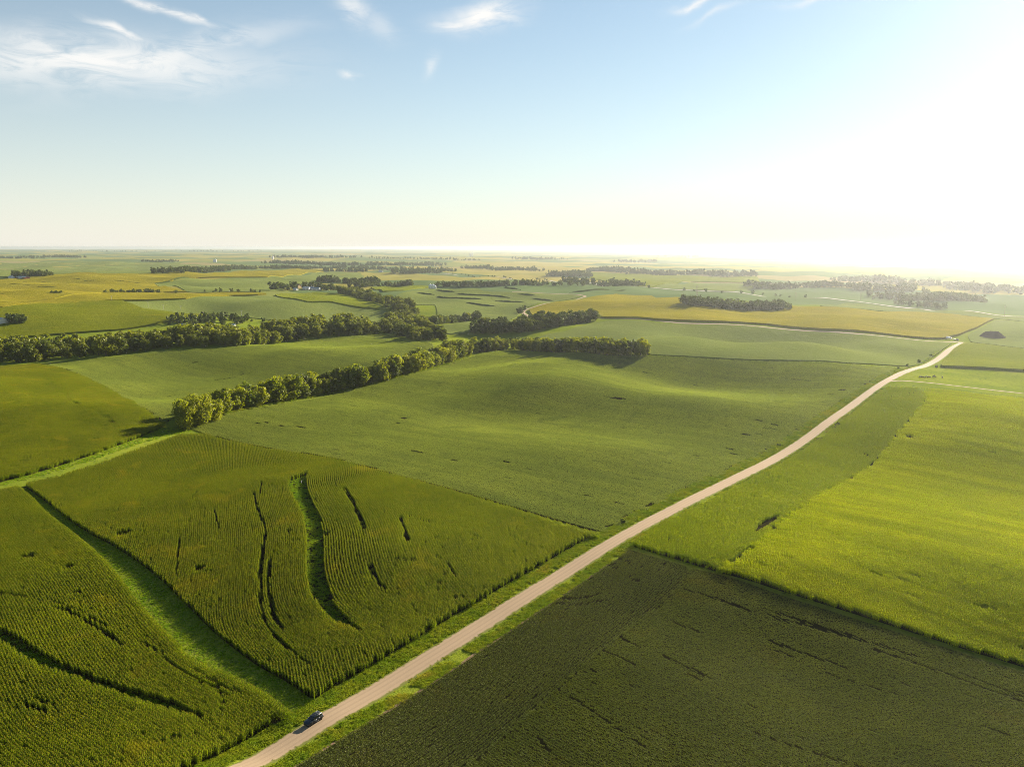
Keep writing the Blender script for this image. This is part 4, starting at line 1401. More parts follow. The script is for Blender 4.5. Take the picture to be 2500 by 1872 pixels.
def far_wood(label, px, depth, gap, h0, h1_, mat=None, sparse=0.0, seed=0, start=0):
    """a far-off belt of trees that reads as one mass"""
    g = np.random.default_rng(seed + 900)
    spots = band(px, start, start + depth, gap, jitter=.45)
    if sparse:
        spots = spots[g.uniform(0, 1, len(spots)) > sparse]
    z = height(spots[:, 0], spots[:, 1])
    VV, FF, o = [], [], 0
    for q, (p, zz) in enumerate(zip(spots, z)):
        V, F = FARLIB[int(g.integers(len(FARLIB)))]
        s = g.uniform(h0, h1_) / 12.0 * 1.25
        if g.uniform() < .25:
            s *= .6
        a = g.uniform(0, 6.28)
        c, sn = math.cos(a), math.sin(a)
        W = np.stack([(V[:, 0] * c - V[:, 1] * sn) * s * 1.1, (V[:, 0] * sn + V[:, 1] * c) * s * 1.1, V[:, 2] * s], 1) + np.array([p[0], p[1], zz - .3])
        VV.append(W)
        FF += [[k + o for k in f] for f in F]
        o += len(V)
    new_obj("woodland", mesh_np("woodland", np.vstack(VV), FF), None, mat or M_LEAF_DARK, label, "woodland", None, "stuff")


FARLIB = [crown_geo(800 + k, 12, 5.6, 9, 220, 1.8, .04) for k in range(6)]
WOODS = [
    ("scattered trees on the clearing above the creek wood", [(425, 800), (520, 797), (600, 790), (640, 786)], 55, 15, 6, 12, .45),
    ("dark clump of trees beside the golden corn", [(1692, 750), (1759, 755), (1875, 761), (1922, 757)], 30, 10, 9, 14, 0),
    ("farmstead shelter trees behind the tan house", [(700, 708), (740, 704), (806, 709)], 40, 16, 9, 16, .25),
    ("belt of trees on the slope above the farmstead", [(778, 690), (830, 691), (888, 693)], 45, 14, 10, 16, .1),
    ("broken row of trees right of the farmstead", [(872, 702), (925, 700), (1000, 699)], 20, 14, 8, 14, .3),
    ("long dark hedge row behind the grain bins", [(1070, 700), (1190, 700), (1309, 697)], 20, 13, 9, 13, .1),
    ("scattered trees continuing the hedge row to the highway", [(1320, 697), (1420, 698)], 15, 15, 6, 12, .4),
    ("hazy wood left of the yellow field", [(1332, 674), (1390, 676), (1434, 677)], 90, 20, 11, 18, .1),
    ("hazy trees along the highway before the yellow field", [(1388, 691), (1459, 697), (1527, 698)], 60, 18, 9, 16, .25),
    ("far tree line left of the long hazy row", [(1425, 664), (1515, 666)], 70, 22, 12, 22, .1),
    ("long hazy row of trees behind the yellow field", [(1530, 670), (1654, 671), (1750, 675), (1838, 675)], 70, 22, 12, 21, .15),
    ("hazy wood in the valley, left piece", [(1852, 705), (1960, 703), (2070, 702)], 70, 18, 10, 17, .1),
    ("hazy wood in the valley, middle piece", [(2086, 709), (2158, 711), (2220, 712)], 70, 18, 10, 17, .1),
    ("darker grove in the hazy valley", [(2236, 732), (2300, 735), (2361, 734)], 90, 16, 10, 16, .05),
    ("low trees left of the darker valley grove", [(2138, 731), (2180, 732), (2222, 728)], 50, 16, 8, 14, .25),
    ("row of trees along the near side of the highway", [(2186, 742), (2240, 748), (2293, 754)], 14, 13, 6, 11, .2),
    ("hazy trees running out of the picture in the valley", [(2300, 702), (2386, 713), (2450, 716), (2560, 722)], 80, 22, 10, 18, .3),
    ("pale row of tall trees behind the hazy valley woods", [(2030, 684), (2130, 690), (2200, 694), (2270, 698)], 60, 24, 8, 20, .3),
    ("far tree line above the yellow field's left corner", [(1125, 655), (1180, 657), (1250, 660), (1325, 661)], 60, 22, 8, 17, .2),
    ("long belt of woods across the plain, near part", [(625, 655), (720, 657), (800, 655), (900, 658), (1000, 660), (1075, 662)], 90, 26, 9, 15, .35),
    ("long belt of woods across the plain, far part", [(640, 642), (760, 646), (880, 648), (1000, 647), (1088, 648)], 160, 34, 11, 18, .3),
    ("dark windbreak on the slope crest below the plain woods", [(795, 663), (850, 663.5), (888, 664)], 25, 16, 10, 15, .05),
    ("short windbreak right of the slope crest", [(964, 668), (1020, 668), (1077, 665)], 40, 18, 9, 16, .15),
    ("faint wood on the far plain", [(659, 629), (760, 630), (879, 629)], 220, 50, 14, 22, .3),
    ("trees beyond the golden ridge", [(450, 668), (520, 664), (560, 660), (625, 657)], 90, 24, 10, 17, .15),
    ("low hedge trees between golden corn and beans", [(262, 716), (320, 716), (392, 716.5)], 10, 10, 5, 9, .15),
    ("sparse bushes continuing the hedge along the beans", [(405, 716), (470, 715), (560, 714), (625, 714)], 8, 18, 3, 8, .45),
    ("dark shelter trees behind the long white shed", [(34, 679), (75, 677), (114, 676)], 50, 14, 10, 16, .05),
    ("dark trees beside the blue-roofed shed", [(16, 792), (35, 793), (58, 791)], 12, 8, 7, 11, .0),
    ("bushes at the edge of the golden slope", [(126, 718.5), (146, 718.5)], 8, 9, 4, 6, 0),
    ("faint tree line on the plain beyond the skyline beans", [(93, 627), (150, 628), (212, 629)], 160, 46, 12, 20, .25),
    ("faint tree line on the plain at the picture edge", [(-40, 631), (40, 631), (85, 631)], 120, 40, 12, 18, .3),
    ("trees on the crest left of the green patch", [(365, 640), (400, 640), (440, 638)], 50, 26, 8, 14, .35),
    ("faint dark wood on the hazy plain", [(1530, 641), (1560, 641), (1595, 640)], 120, 36, 14, 20, .05),
    ("pale wood on the far hazy plain", [(2180, 640), (2215, 641), (2240, 640)], 140, 40, 14, 22, .05),
    ("flat pale wood on the far hazy plain", [(2050, 636), (2085, 637), (2115, 636)], 110, 40, 12, 16, .1),
    ("far-off wood under the sun glow", [(1940, 633), (2000, 634)], 120, 44, 10, 15, .2),
    ("far trees around the pale silos", [(1250, 632), (1300, 634), (1380, 633)], 150, 44, 12, 20, .3),
    ("far specks of trees on the plain", [(1430, 615), (1520, 616), (1590, 615)], 200, 90, 14, 22, .4),
    ("far town trees on the plain", [(1610, 627), (1650, 628), (1700, 628)], 150, 50, 12, 18, .3),
    ("thin far tree line before the silos", [(920, 633), (1000, 632), (1140, 635)], 120, 44, 10, 16, .35),
    ("faint skyline trees", [(160, 614), (320, 613), (500, 613), (640, 612)], 300, 160, 14, 22, .5),
]
far_wood("back part of the creek wood, behind its front trees", creek_px, 60, 13.0, 12, 17, M_LEAF, .12, 99, start=52)
for i, (lb, px, dp, gp_, a, b, sp_) in enumerate(WOODS):
    far_wood(lb, px, dp, gp_ * .85, a, b, None, sp_ * .65, i)

# roadside weeds along the highway
for i, (lb, px) in enumerate((("dotted bushes along the far highway", [(1045, 667), (1140, 673), (1240, 680), (1330, 685)]), ("dotted bushes beside the highway further on", [(1580, 703), (1690, 710), (1780, 716), (1880, 722), (1960, 727)]))):
    far_wood(lb, px, 6, 22, 4, 8, None, .25, 60 + i)

# ------------------------------------------------------------------ verge grass
M_WEED = leaf_mat("roadside_weed", (.13, .21, .006), (.27, .28, .012), (1.8, 1.8, .6), .42, .005, .5, 6.0, (.32, .27, .025))
L_WEED = library("verge_weed", [tuft(40 + s, 34, .8, .6) for s in range(6)], [M_WEED])


def scatter_patch(name, label, poly, dens, lib, s0=.7, s1=1.3, noise=(9, .0)):
    x0, y0 = poly.min(0)
    x1, y1 = poly.max(0)
    n = int((x1 - x0) * (y1 - y0) * dens)
    p = np.stack([RNG.uniform(x0, x1, n), RNG.uniform(y0, y1, n)], 1)
    p = p[inside(p[:, 0], p[:, 1], poly)]
    if noise[1]:
        p = p[vnoise(p[:, 0], p[:, 1], noise[0], 77) > noise[1]]
    z = height(p[:, 0], p[:, 1])
    sc = RNG.uniform(s0, s1, len(p))
    rot = np.stack([np.zeros(len(p)), np.zeros(len(p)), RNG.uniform(0, 6.28, len(p))], 1)
    scatter(name, np.column_stack([p, z]), rot, np.stack([sc * 1.25, sc * 1.25, sc], 1), lib, label=label, cat="grass", kind="stuff")


LEN = float(np.linalg.norm(np.diff(road_line, axis=0), axis=1).sum())
strip_poly = lambda a, b, o1, o2: np.vstack([offset_line(a, b, o1), offset_line(a, b, o2)[::-1]])
scatter_patch("verge_grass", "green grass verge on the car's side of the gravel road", strip_poly(10, s_f, -9.0, -4.0), 2.6, L_WEED, .5, 1.1)
scatter_patch("verge_grass", "weedy yellow verge between the gravel road and the soybeans", strip_poly(10, e_b, 4.2, 8.6), 2.2, L_WEED, .5, 1.1, (5, .3))
scatter_patch("verge_grass", "tall yellow weeds along the far stretch of the gravel road", strip_poly(s_b + 20, s_f + 150, -9.5, -6.0), .8, L_WEED, 1.1, 2.2, (8, .4))
for o1, o2, lb in ((-4.0, -2.75, "ragged grass creeping over the car's edge of the gravel road"), (2.75, 4.2, "ragged grass creeping over the soybean edge of the gravel road")):
    scatter_patch("verge_grass", lb, strip_poly(10, s_f, o1, o2), 1.6, L_WEED, .28, .6, (2.2, .52))
way = np.vstack([smooth_line(f1_right, 2), smooth_line(f2_left, 2)[::-1]])
scatter_patch("waterway_grass", "mown grass waterway between the two near cornfields", way, 1.6, L_TUFT, .45, .8)
scatter_patch("waterway_grass", "rough grass in the curving strip through the corn", S_STRIP, 2.2, L_TUFT, .6, 1.2)
scatter_patch("waterway_grass", "rough grass in the dark sunken strip of the corner cornfield", GAP1, 2.0, L_TUFT, .6, 1.2)
lane = np.vstack([G([(0, 1186), (113, 1158), (226, 1124), (339, 1084), (418, 1062), (470, 1052)], 0), G([(400, 1042), (330, 1073), (226, 1111), (113, 1148), (0, 1178)], 0)])
scatter_patch("lane_grass", "bright grass lane between the olive hill corn and the contour corn", lane, 1.0, L_TUFT, .6, 1.0)
hedge_foot = np.vstack([G(hedge_px, 0), G([(1140, 858), (1050, 892), (940, 920), (860, 940), (700, 972), (545, 1004)], 0)])
scatter_patch("undergrowth", "weedy undergrowth along the foot of the diagonal hedgerow", hedge_foot, .5, L_WEED, 1.2, 2.6)

# ------------------------------------------------------------------ vehicles
M_PAINT = plain_mat("dark_car_paint", (.016, .022, .032), .38, 0, .05, spec=.35, coat=.35)
M_GLASS = plain_mat("car_glass", (.008, .009, .011), .05, 0, .0, spec=.8)
M_TYRE = plain_mat("tyre_rubber", (.02, .02, .02), .9)
M_RIM = plain_mat("alloy_rim", (.55, .55, .56), .3, .9, .05)
M_BLACK = plain_mat("black_plastic", (.015, .015, .016), .5)
M_CHROME = plain_mat("roof_rail_metal", (.10, .105, .115), .5, .6, .05)
M_LAMP = plain_mat("headlamp_glass", (.7, .72, .74), .1, 0, .03, spec=.8)
M_TAIL = plain_mat("red_tail_lamp", (.35, .02, .015), .2)
M_PLATE = plain_mat("number_plate", (.6, .6, .58), .5)
M_WHITE = plain_mat("white_paint", (.78, .78, .76), .4, var=.05)


def bm_mesh(name, bm, bevel=0.0, seg=2, smooth=True):
    if bevel:
        bmesh.ops.bevel(bm, geom=[e for e in bm.edges if e.calc_face_angle(0) > .5], offset=bevel, segments=seg, affect='EDGES', profile=.6)
    bmesh.ops.recalc_face_normals(bm, faces=bm.faces)
    me = bpy.data.meshes.new(name)
    bm.to_mesh(me)
    bm.free()
    if smooth:
        me.polygons.foreach_set("use_smooth", np.ones(len(me.polygons), bool))
        me.update()
    return me


def loft(sections):
    """sections: list of equal-length rings of points; closed skin with caps"""
    bm = bmesh.new()
    rings = [[bm.verts.new(p) for p in s] for s in sections]
    k = len(rings[0])
    for a, b in zip(rings[:-1], rings[1:]):
        for i in range(k):
            bm.faces.new((a[i], a[(i + 1) % k], b[(i + 1) % k], b[i]))
    bm.faces.new(rings[0][::-1])
    bm.faces.new(rings[-1])
    return bm


def box_bm(x0, x1, y0, y1, z0, z1):
    return loft([[(x0, y0, z), (x1, y0, z), (x1, y1, z), (x0, y1, z)] for z in (z0, z1)])


def slab(pts, nrm, th):
    """thin plate: outline pts, thickened along nrm"""
    n = Vector(nrm).normalized() * th
    return loft([[tuple(Vector(p)) for p in pts], [tuple(Vector(p) + n) for p in pts]])


def lathe_x(prof, x0, seg=20):
    """profile of (radius, y) turned round the y axis (wheels)"""
    bm = bmesh.new()
    rings = [[bm.verts.new((r * math.cos(a), y, r * math.sin(a))) for a in np.arange(seg) * 2 * math.pi / seg] for r, y in prof]
    for a, b in zip(rings[:-1], rings[1:]):
        for i in range(seg):
            bm.faces.new((a[i], a[(i + 1) % seg], b[(i + 1) % seg], b[i]))
    bm.faces.new(rings[0][::-1])
    bm.faces.new(rings[-1])
    return bm


def wheel(parent, x, y, r, side):
    t = new_obj("wheel", bm_mesh("wheel", lathe_x([(r * .62, -.11), (r * .97, -.12), (r, -.06), (r, .06), (r * .97, .12), (r * .62, .11)], 0)), parent, M_TYRE)
    t.location = (x, y, r)
    rim = new_obj("rim", bm_mesh("rim", lathe_x([(r * .66, -.02), (r * .66, .10), (r * .60, .125), (r * .52, .10), (r * .2, .09), (r * .16, .12), (.01, .125)], 0)), t, M_RIM)
    rim.scale = (1, side, 1)
    for k in range(5):
        a = k * 2 * math.pi / 5
        b = box_bm(-.035, .035, .09, .125, .05, r * .62)
        bmesh.ops.rotate(b, verts=b.verts, cent=(0, 0, 0), matrix=Matrix.Rotation(a, 3, 'Y'))
        s = new_obj("spoke", bm_mesh("spoke", b, smooth=False), t, M_RIM)
        s.scale = (1, side, 1)


def place_thing(name, x, y, ang, label, cat, group=None, dz=0.0):
    e = bpy.data.objects.new(name, None)
    e.empty_display_size = .5
    COL.objects.link(e)
    e.location = (x, y, h1(x, y) + dz)
    e.rotation_euler = (0, 0, ang)
    tag(e, label, cat, group)
    return e


def build_suv(x, y, heading, label):
    """mid-size sport utility car; local +X is forward"""
    e = place_thing("suv", x, y, math.pi / 2 - heading, label, "car", None, .20)
    slope = (h1(x + math.sin(heading) * 2, y + math.cos(heading) * 2) - h1(x - math.sin(heading) * 2, y - math.cos(heading) * 2)) / 4
    e.rotation_euler = (0, -math.atan(slope), math.pi / 2 - heading)

    def ring(xx, w0, w1, z0, z1, z2, top):
        # sill, belt, shoulder, deck
        return [(xx, -w0, z0), (xx, -w1, z1), (xx, -w1 * .99, z2), (xx, -top, z2 + .06), (xx, top, z2 + .06), (xx, w1 * .99, z2), (xx, w1, z1), (xx, w0, z0)]
    secs = [ring(2.36, .70, .74, .38, .55, .72, .62), ring(2.28, .80, .86, .30, .55, .82, .74), ring(1.95, .88, .94, .26, .58, .93, .80), ring(1.2, .90, .96, .26, .62, 1.02, .86),
            ring(.85, .90, .96, .26, .62, 1.05, .90), ring(-.6, .90, .97, .26, .62, 1.08, .92), ring(-1.7, .90, .96, .28, .64, 1.10, .90), ring(-2.2, .86, .92, .34, .66, 1.08, .84), ring(-2.36, .78, .84, .42, .66, 1.02, .74)]
    body = new_obj("body", bm_mesh("body", loft(secs), .03), e, M_PAINT)
    cab = [[(1.00, -.86, 1.06), (1.00, .86, 1.06), (-2.28, .84, 1.08), (-2.28, -.84, 1.08)], [(.18, -.72, 1.62), (.18, .72, 1.62), (-2.02, .70, 1.64), (-2.02, -.70, 1.64)], [(.02, -.62, 1.70), (.02, .62, 1.70), (-1.9, .60, 1.72), (-1.9, -.60, 1.72)]]
    new_obj("cabin", bm_mesh("cabin", loft(cab), .05), e, M_PAINT)
    new_obj("windscreen", bm_mesh("windscreen", slab([(.955, -.74, 1.13), (.955, .74, 1.13), (.27, .66, 1.585), (.27, -.66, 1.585)], (.55, 0, .8), .02), smooth=False), e, M_GLASS)
    new_obj("rear_window", bm_mesh("rear_window", slab([(-2.265, -.68, 1.18), (-2.09, -.60, 1.56), (-2.09, .60, 1.56), (-2.265, .68, 1.18)], (-1, 0, .4), .02), smooth=False), e, M_GLASS)
    for s in (-1, 1):
        for a, b, c, d in ((.72, -.28, -.28, .17), (-.36, -1.22, -1.18, -.36), (-1.32, -2.0, -1.86, -1.27)):
            new_obj("side_window", bm_mesh("side_window", slab([(a, s * .852, 1.14), (b, s * .852, 1.14), (c, s * .735, 1.56), (d, s * .735, 1.56)], (0, s, .28), .018), smooth=False), e, M_GLASS)
        for x0, x1 in ((.78, -.30), (-.36, -1.30)):
            dr = new_obj("door", bm_mesh("door", slab([(x0, s * .968, .46), (x1, s * .972, .46), (x1, s * .972, 1.00), (x0, s * .962, .98)], (0, s, 0), .012), .008), e, M_PAINT)
            new_obj("handle", bm_mesh("handle", box_bm(x1 + .06, x1 + .26, min(s * .975, s * 1.0), max(s * .975, s * 1.0), .90, .935), .006), dr, M_CHROME)
        new_obj("mirror", bm_mesh("mirror", box_bm(.62, .80, min(s * .93, s * 1.13), max(s * .93, s * 1.13), 1.08, 1.24), .03), e, M_PAINT)
        new_obj("roof_rail", bm_mesh("roof_rail", box_bm(-1.85, -.1, s * .60 - .025, s * .60 + .025, 1.73, 1.80), .012), e, M_CHROME)
        new_obj("headlight", bm_mesh("headlight", loft([[(2.30, s * .44, .66), (2.22, s * .80, .68), (2.18, s * .80, .84), (2.27, s * .44, .82)], [(2.375, s * .44, .67), (2.30, s * .82, .69), (2.20, s * .84, .83), (2.32, s * .44, .80)]]), .01), e, M_LAMP)
        new_obj("tail_light", bm_mesh("tail_light", box_bm(-2.40, -2.24, min(s * .60, s * .86), max(s * .60, s * .86), .84, 1.02), .02), e, M_TAIL)
        new_obj("sill", bm_mesh("sill", box_bm(-1.1, 1.1, min(s * .86, s * .985), max(s * .86, s * .985), .24, .40), .02), e, M_BLACK)
        for xx in (1.42, -1.42):
            new_obj("wheel_arch", bm_mesh("wheel_arch", lathe_x([(.40, 0), (.47, 0), (.47, .045), (.40, .045)], 0)), e, M_BLACK).location = (xx, s * .93 - (.045 if s < 0 else 0) + s * .03, .42)
            wheel(e, xx, s * .86, .37, s)
    for k in range(3):
        new_obj("cross_bar", bm_mesh("cross_bar", box_bm(-.45 - k * .55, -.38 - k * .55, -.62, .62, 1.765, 1.79), .008), e, M_BLACK)
    gr = new_obj("grille", bm_mesh("grille", box_bm(2.30, 2.385, -.42, .42, .60, .80), .015), e, M_BLACK)
    for k in range(3):
        new_obj("slat", bm_mesh("slat", box_bm(2.383, 2.392, -.40, .40, .635 + k * .055, .655 + k * .055), smooth=False), gr, M_CHROME)
    new_obj("front_bumper", bm_mesh("front_bumper", box_bm(2.20, 2.42, -.80, .80, .34, .54), .05), e, M_BLACK)
    new_obj("rear_bumper", bm_mesh("rear_bumper", box_bm(-2.44, -2.25, -.82, .82, .40, .62), .05), e, M_BLACK)
    new_obj("number_plate", bm_mesh("number_plate", box_bm(-2.40, -2.372, -.16, .16, .74, .88), .004), e, M_PLATE)
    e.scale = (.94, .94, .94)
    return e


cp = G([(763, 1768)])[0]
s_car = road_s(cp)
cc = offset_line(s_car, s_car + 5, -1.55)[0]
build_suv(cc[0], cc[1], AZ_ROAD + math.pi, "dark blue sport utility car driving along the gravel road")


def build_truck(px, py, heading, label, paint, box_paint, tall):
    p = G([(px, py)])[0]
    e = place_thing("box_truck" if tall else "pickup_truck", p[0], p[1], math.pi / 2 - heading, label, "truck", None, .15)
    new_obj("cab", bm_mesh("cab", loft([[(1.2, -1.0, z), (2.9 - (z > 1.6) * .5, -1.0 + (z > 1.6) * .1, z), (2.9 - (z > 1.6) * .5, 1.0 - (z > 1.6) * .1, z), (1.2, 1.0, z)] for z in (.5, 1.3, 2.2)]), .08), e, paint)
    new_obj("hood", bm_mesh("hood", loft([[(2.7, -.95, .5), (3.6, -.9, .5), (3.6, .9, .5), (2.7, .95, .5)], [(2.7, -.95, 1.25), (3.5, -.85, 1.1), (3.5, .85, 1.1), (2.7, .95, 1.25)]]), .06), e, paint)
    new_obj("windscreen", bm_mesh("windscreen", slab([(2.93, -.85, 1.35), (2.93, .85, 1.35), (2.52, .78, 2.1), (2.52, -.78, 2.1)], (1, 0, .5), .02), smooth=False), e, M_GLASS)
    for s in (-1, 1):
        new_obj("side_window", bm_mesh("side_window", slab([(1.4, s * 1.0, 1.4), (2.6, s * 1.0, 1.4), (2.3, s * .93, 2.05), (1.4, s * .93, 2.05)], (0, s, .1), .02), smooth=False), e, M_GLASS)
        for xx in (2.7, -1.6):
            wheel(e, xx, s * .88, .45, s)
    h = 3.0 if tall else 1.35
    new_obj("cargo_box", bm_mesh("cargo_box", box_bm(-3.0, 1.15, -1.1, 1.1, .7, h), .05), e, box_paint)
    new_obj("chassis", bm_mesh("chassis", box_bm(-2.9, 3.3, -.6, .6, .4, .7), .02), e, M_BLACK)


build_truck(2316, 828, AZ_CROSS, "white box truck at the crossroads", M_WHITE, M_WHITE, True)
build_truck(2333, 831, AZ_CROSS + .4, "dark low truck parked beside the white truck", M_BLACK, M_BLACK, False)

# ------------------------------------------------------------------ farm buildings
M_ROOF_BLUE = plain_mat("blue_grey_metal_roof", (.26, .32, .38), .5, .1, .08, spec=.5)
M_ROOF_WHITE = plain_mat("white_metal_roof", (.48, .48, .47), .5, .1, .06, spec=.5)
M_ROOF_BROWN = plain_mat("brown_shingle_roof", (.16, .11, .08), .9)
M_WALL_TAN = plain_mat("tan_siding", (.55, .42, .26), .8)
M_WALL_WHITE = plain_mat("white_siding", (.5, .49, .47), .7)
M_WALL_RED = plain_mat("red_barn_boards", (.24, .07, .05), .85)
M_STEEL = plain_mat("galvanised_steel", (.60, .62, .64), .35, .7, .08)
M_CONCRETE = plain_mat("pale_concrete", (.66, .65, .62), .8)
M_WOOD = plain_mat("weathered_pole", (.22, .17, .12), .9)


def building(px, py, L, W, H, rise, ang, label, wall, roof, cat="shed", doors=1, windows=3, name="farm_shed", chimney=False):
    p = G([(px, py)])[0]
    e = place_thing(name, p[0], p[1], ang, label, cat, None, -.2)
    bm = loft([[(x, -W / 2, 0), (x, W / 2, 0), (x, W / 2, H), (x, 0, H + rise), (x, -W / 2, H)] for x in (-L / 2, L / 2)])
    new_obj("wall", bm_mesh("wall", bm, smooth=False), e, wall)
    o = .5
    sl = rise / (W / 2)
    rf = None
    for s in (-1, 1):
        pts = [(-L / 2 - o, s * (W / 2 + o), H - o * sl + .03), (L / 2 + o, s * (W / 2 + o), H - o * sl + .03), (L / 2 + o, 0, H + rise + .03), (-L / 2 - o, 0, H + rise + .03)]
        rf = new_obj("roof", bm_mesh("roof", slab(pts, (0, s * sl, 1), .16), smooth=False), e, roof)
    if chimney:
        new_obj("chimney", bm_mesh("chimney", box_bm(-.5, .4, .8, 1.6, H, H + rise + 1.2), smooth=False), e, M_WALL_RED)
    for k in range(doors):
        x = -L / 2 + L * (k + .5) / max(doors, 1)
        d = new_obj("door", bm_mesh("door", box_bm(x - 1.6, x + 1.6, -W / 2 - .08, -W / 2 + .02, .2, min(3.2, H * .8)), .03, smooth=False), e, M_WALL_WHITE if wall is not M_WALL_WHITE else M_STEEL)
        new_obj("handle", bm_mesh("handle", box_bm(x + 1.2, x + 1.35, -W / 2 - .16, -W / 2 - .08, 1.2, 1.6), smooth=False), d, M_BLACK)
    for s in (-1, 1):
        for k in range(windows):
            x = -L / 2 + L * (k + 1) / (windows + 1) + (1.9 if s < 0 and doors else 0)
            if abs(x) > L / 2 - .8:
                continue
            y = s * W / 2
            f = new_obj("window", bm_mesh("window", box_bm(x - .6, x + .6, min(y, y + s * .07), max(y, y + s * .07), H * .4, H * .4 + 1.2), smooth=False), e, M_WHITE)
            new_obj("pane", bm_mesh("pane", box_bm(x - .48, x + .48, min(y + s * .07, y + s * .09), max(y + s * .07, y + s * .09), H * .4 + .1, H * .4 + 1.1), smooth=False), f, M_GLASS)
    return e


building(726, 703, 15, 10, 5.5, 4, R(-30), "tan farmhouse among the farmstead trees", M_WALL_TAN, M_ROOF_BROWN, "house", 1, 3, "farmhouse", True)
building(722, 709, 9, 7, 3.5, 2, R(-25), "small white outbuilding below the tan farmhouse", M_WALL_WHITE, M_ROOF_WHITE, "shed", 1, 1)
building(750, 703, 24, 14, 6, 4, R(-10), "blue-roofed barn in the farmstead", M_WALL_WHITE, M_ROOF_BLUE, "barn", 2, 2, "barn")
building(748, 707, 14, 9, 4, 2.2, R(-6), "white-roofed shed before the blue-roofed barn", M_WALL_WHITE, M_ROOF_WHITE, "shed", 1, 2)
building(759, 706.5, 13, 8, 4, 2.0, R(-6), "white-roofed shed right of the blue-roofed barn", M_WALL_RED, M_ROOF_WHITE, "shed", 1, 2)
building(770, 708, 22, 9, 4, 2.2, R(-16), "long pale shed at the farmstead's end", M_WALL_WHITE, M_ROOF_BLUE, "shed", 2, 2)
building(56, 681, 46, 14, 4.5, 3, R(-33), "long white-roofed shed before the dark shelter trees", M_WALL_RED, M_ROOF_WHITE, "shed", 3, 4)
building(52, 682, 14, 8, 4.2, 2, R(-33), "small white shed joined before the long white-roofed shed", M_WALL_WHITE, M_ROOF_WHITE, "shed", 1, 1)
building(28, 680, 14, 10, 4.5, 3, R(-33), "grey shed left of the long white-roofed shed", M_STEEL, M_ROOF_BLUE, "shed", 1, 1)
building(0, 789, 20, 12, 4.5, 3.6, R(-33), "blue-roofed shed at the picture edge beside dark trees", M_WALL_WHITE, M_ROOF_BLUE, "shed", 2, 2)
building(448, 796, 6, 4, 2.4, 1.0, R(-20), "pale blue-roofed hut on the clearing above the creek wood", M_WALL_WHITE, M_ROOF_BLUE, "hut", 1, 1, "hut")
building(480, 797, 6, 3.4, 2.4, .9, R(-20), "white-roofed cabin on the clearing above the creek wood", M_WALL_TAN, M_ROOF_WHITE, "hut", 1, 1, "hut")
building(478, 786, 4.5, 2.8, 2.2, 1.0, R(-20), "white trailer hut highest on the clearing", M_WALL_WHITE, M_ROOF_WHITE, "hut", 1, 1, "hut")
building(571, 796, 4.5, 3.5, 2.6, 1.2, R(-20), "small pale cabin between the creek trees", M_WALL_WHITE, M_ROOF_BLUE, "hut", 1, 1, "hut")
building(930, 664, 18, 10, 5, 3, R(-30), "far white house behind the row of tiny trees", M_WALL_WHITE, M_ROOF_WHITE, "house", 1, 2, "farmhouse")


def bin_mesh(r, h, cone):
    seg = 20
    bm = bmesh.new()
    prof = [(r, 0)]
    k = max(4, int(h / 1.2))
    for i in range(k):
        z = h * (i + .5) / k
        prof += [(r * 1.012, z), (r, h * (i + 1) / k)]
    rings = [[bm.verts.new((q * math.cos(a), q * math.sin(a), z)) for a in np.arange(seg) * 2 * math.pi / seg] for q, z in prof]
    for a, b in zip(rings[:-1], rings[1:]):
        for i in range(seg):
            bm.faces.new((a[i], a[(i + 1) % seg], b[(i + 1) % seg], b[i]))
    wallm = bm_mesh("wall", bm)
    bm = bmesh.new()
    rings = [[bm.verts.new((q * math.cos(a), q * math.sin(a), z)) for a in np.arange(seg) * 2 * math.pi / seg] for q, z in ((r * 1.05, h - .1), (r * .5, h + cone * .55), (r * .12, h + cone), (r * .12, h + cone + .5))]
    for a, b in zip(rings[:-1], rings[1:]):
        for i in range(seg):
            bm.faces.new((a[i], a[(i + 1) % seg], b[(i + 1) % seg], b[i]))
    bm.faces.new(rings[-1])
    return wallm, bm_mesh("roof", bm)


def grain_bin(px, py, r, h, cone, label, mat, name="grain_bin"):
    p = G([(px, py)])[0]
    e = place_thing(name, p[0], p[1], 0, label, "grain bin" if name == "grain_bin" else "silo", None, -.3)
    a, b = bin_mesh(r, h, cone)
    new_obj("wall", a, e, mat)
    new_obj("roof", b, e, mat)
    new_obj("door", bm_mesh("door", box_bm(-.5, .5, -r - .1, -r + .1, .6, 2.4), .03, smooth=False), e, M_WHITE)
    lad = new_obj("ladder", bm_mesh("ladder", box_bm(r * .7, r * .7 + .06, -r * .75 - .1, -r * .75, .4, h), smooth=False), e, M_STEEL)
    return e


grain_bin(1051, 704, 4.6, 7.5, 3, "left steel grain bin of the group by the terraces", M_STEEL)
grain_bin(1057, 704.5, 4.6, 8, 3, "middle steel grain bin of the group by the terraces", M_STEEL)
grain_bin(1062, 705, 3.6, 6, 2.4, "smaller steel grain bin at the end of the group", M_STEEL)
grain_bin(1148, 625.5, 9, 34, 5, "left pale silo on the far plain", M_CONCRETE, "silo")
grain_bin(1153, 625.5, 9, 40, 5, "taller pale silo on the far plain", M_CONCRETE, "silo")
grain_bin(523, 640.5, 6, 16, 3, "far white silo beyond the golden ridge, left", M_CONCRETE, "silo")
grain_bin(527, 640.5, 6, 18, 3, "far white silo beyond the golden ridge, right", M_CONCRETE, "silo")
grain_bin(666, 633, 8, 22, 4, "lone white silo by the far belt of woods", M_CONCRETE, "silo")

# ------------------------------------------------------------------ poles and pylons
M_POST = plain_mat("pale_post", (.42, .40, .36), .8)


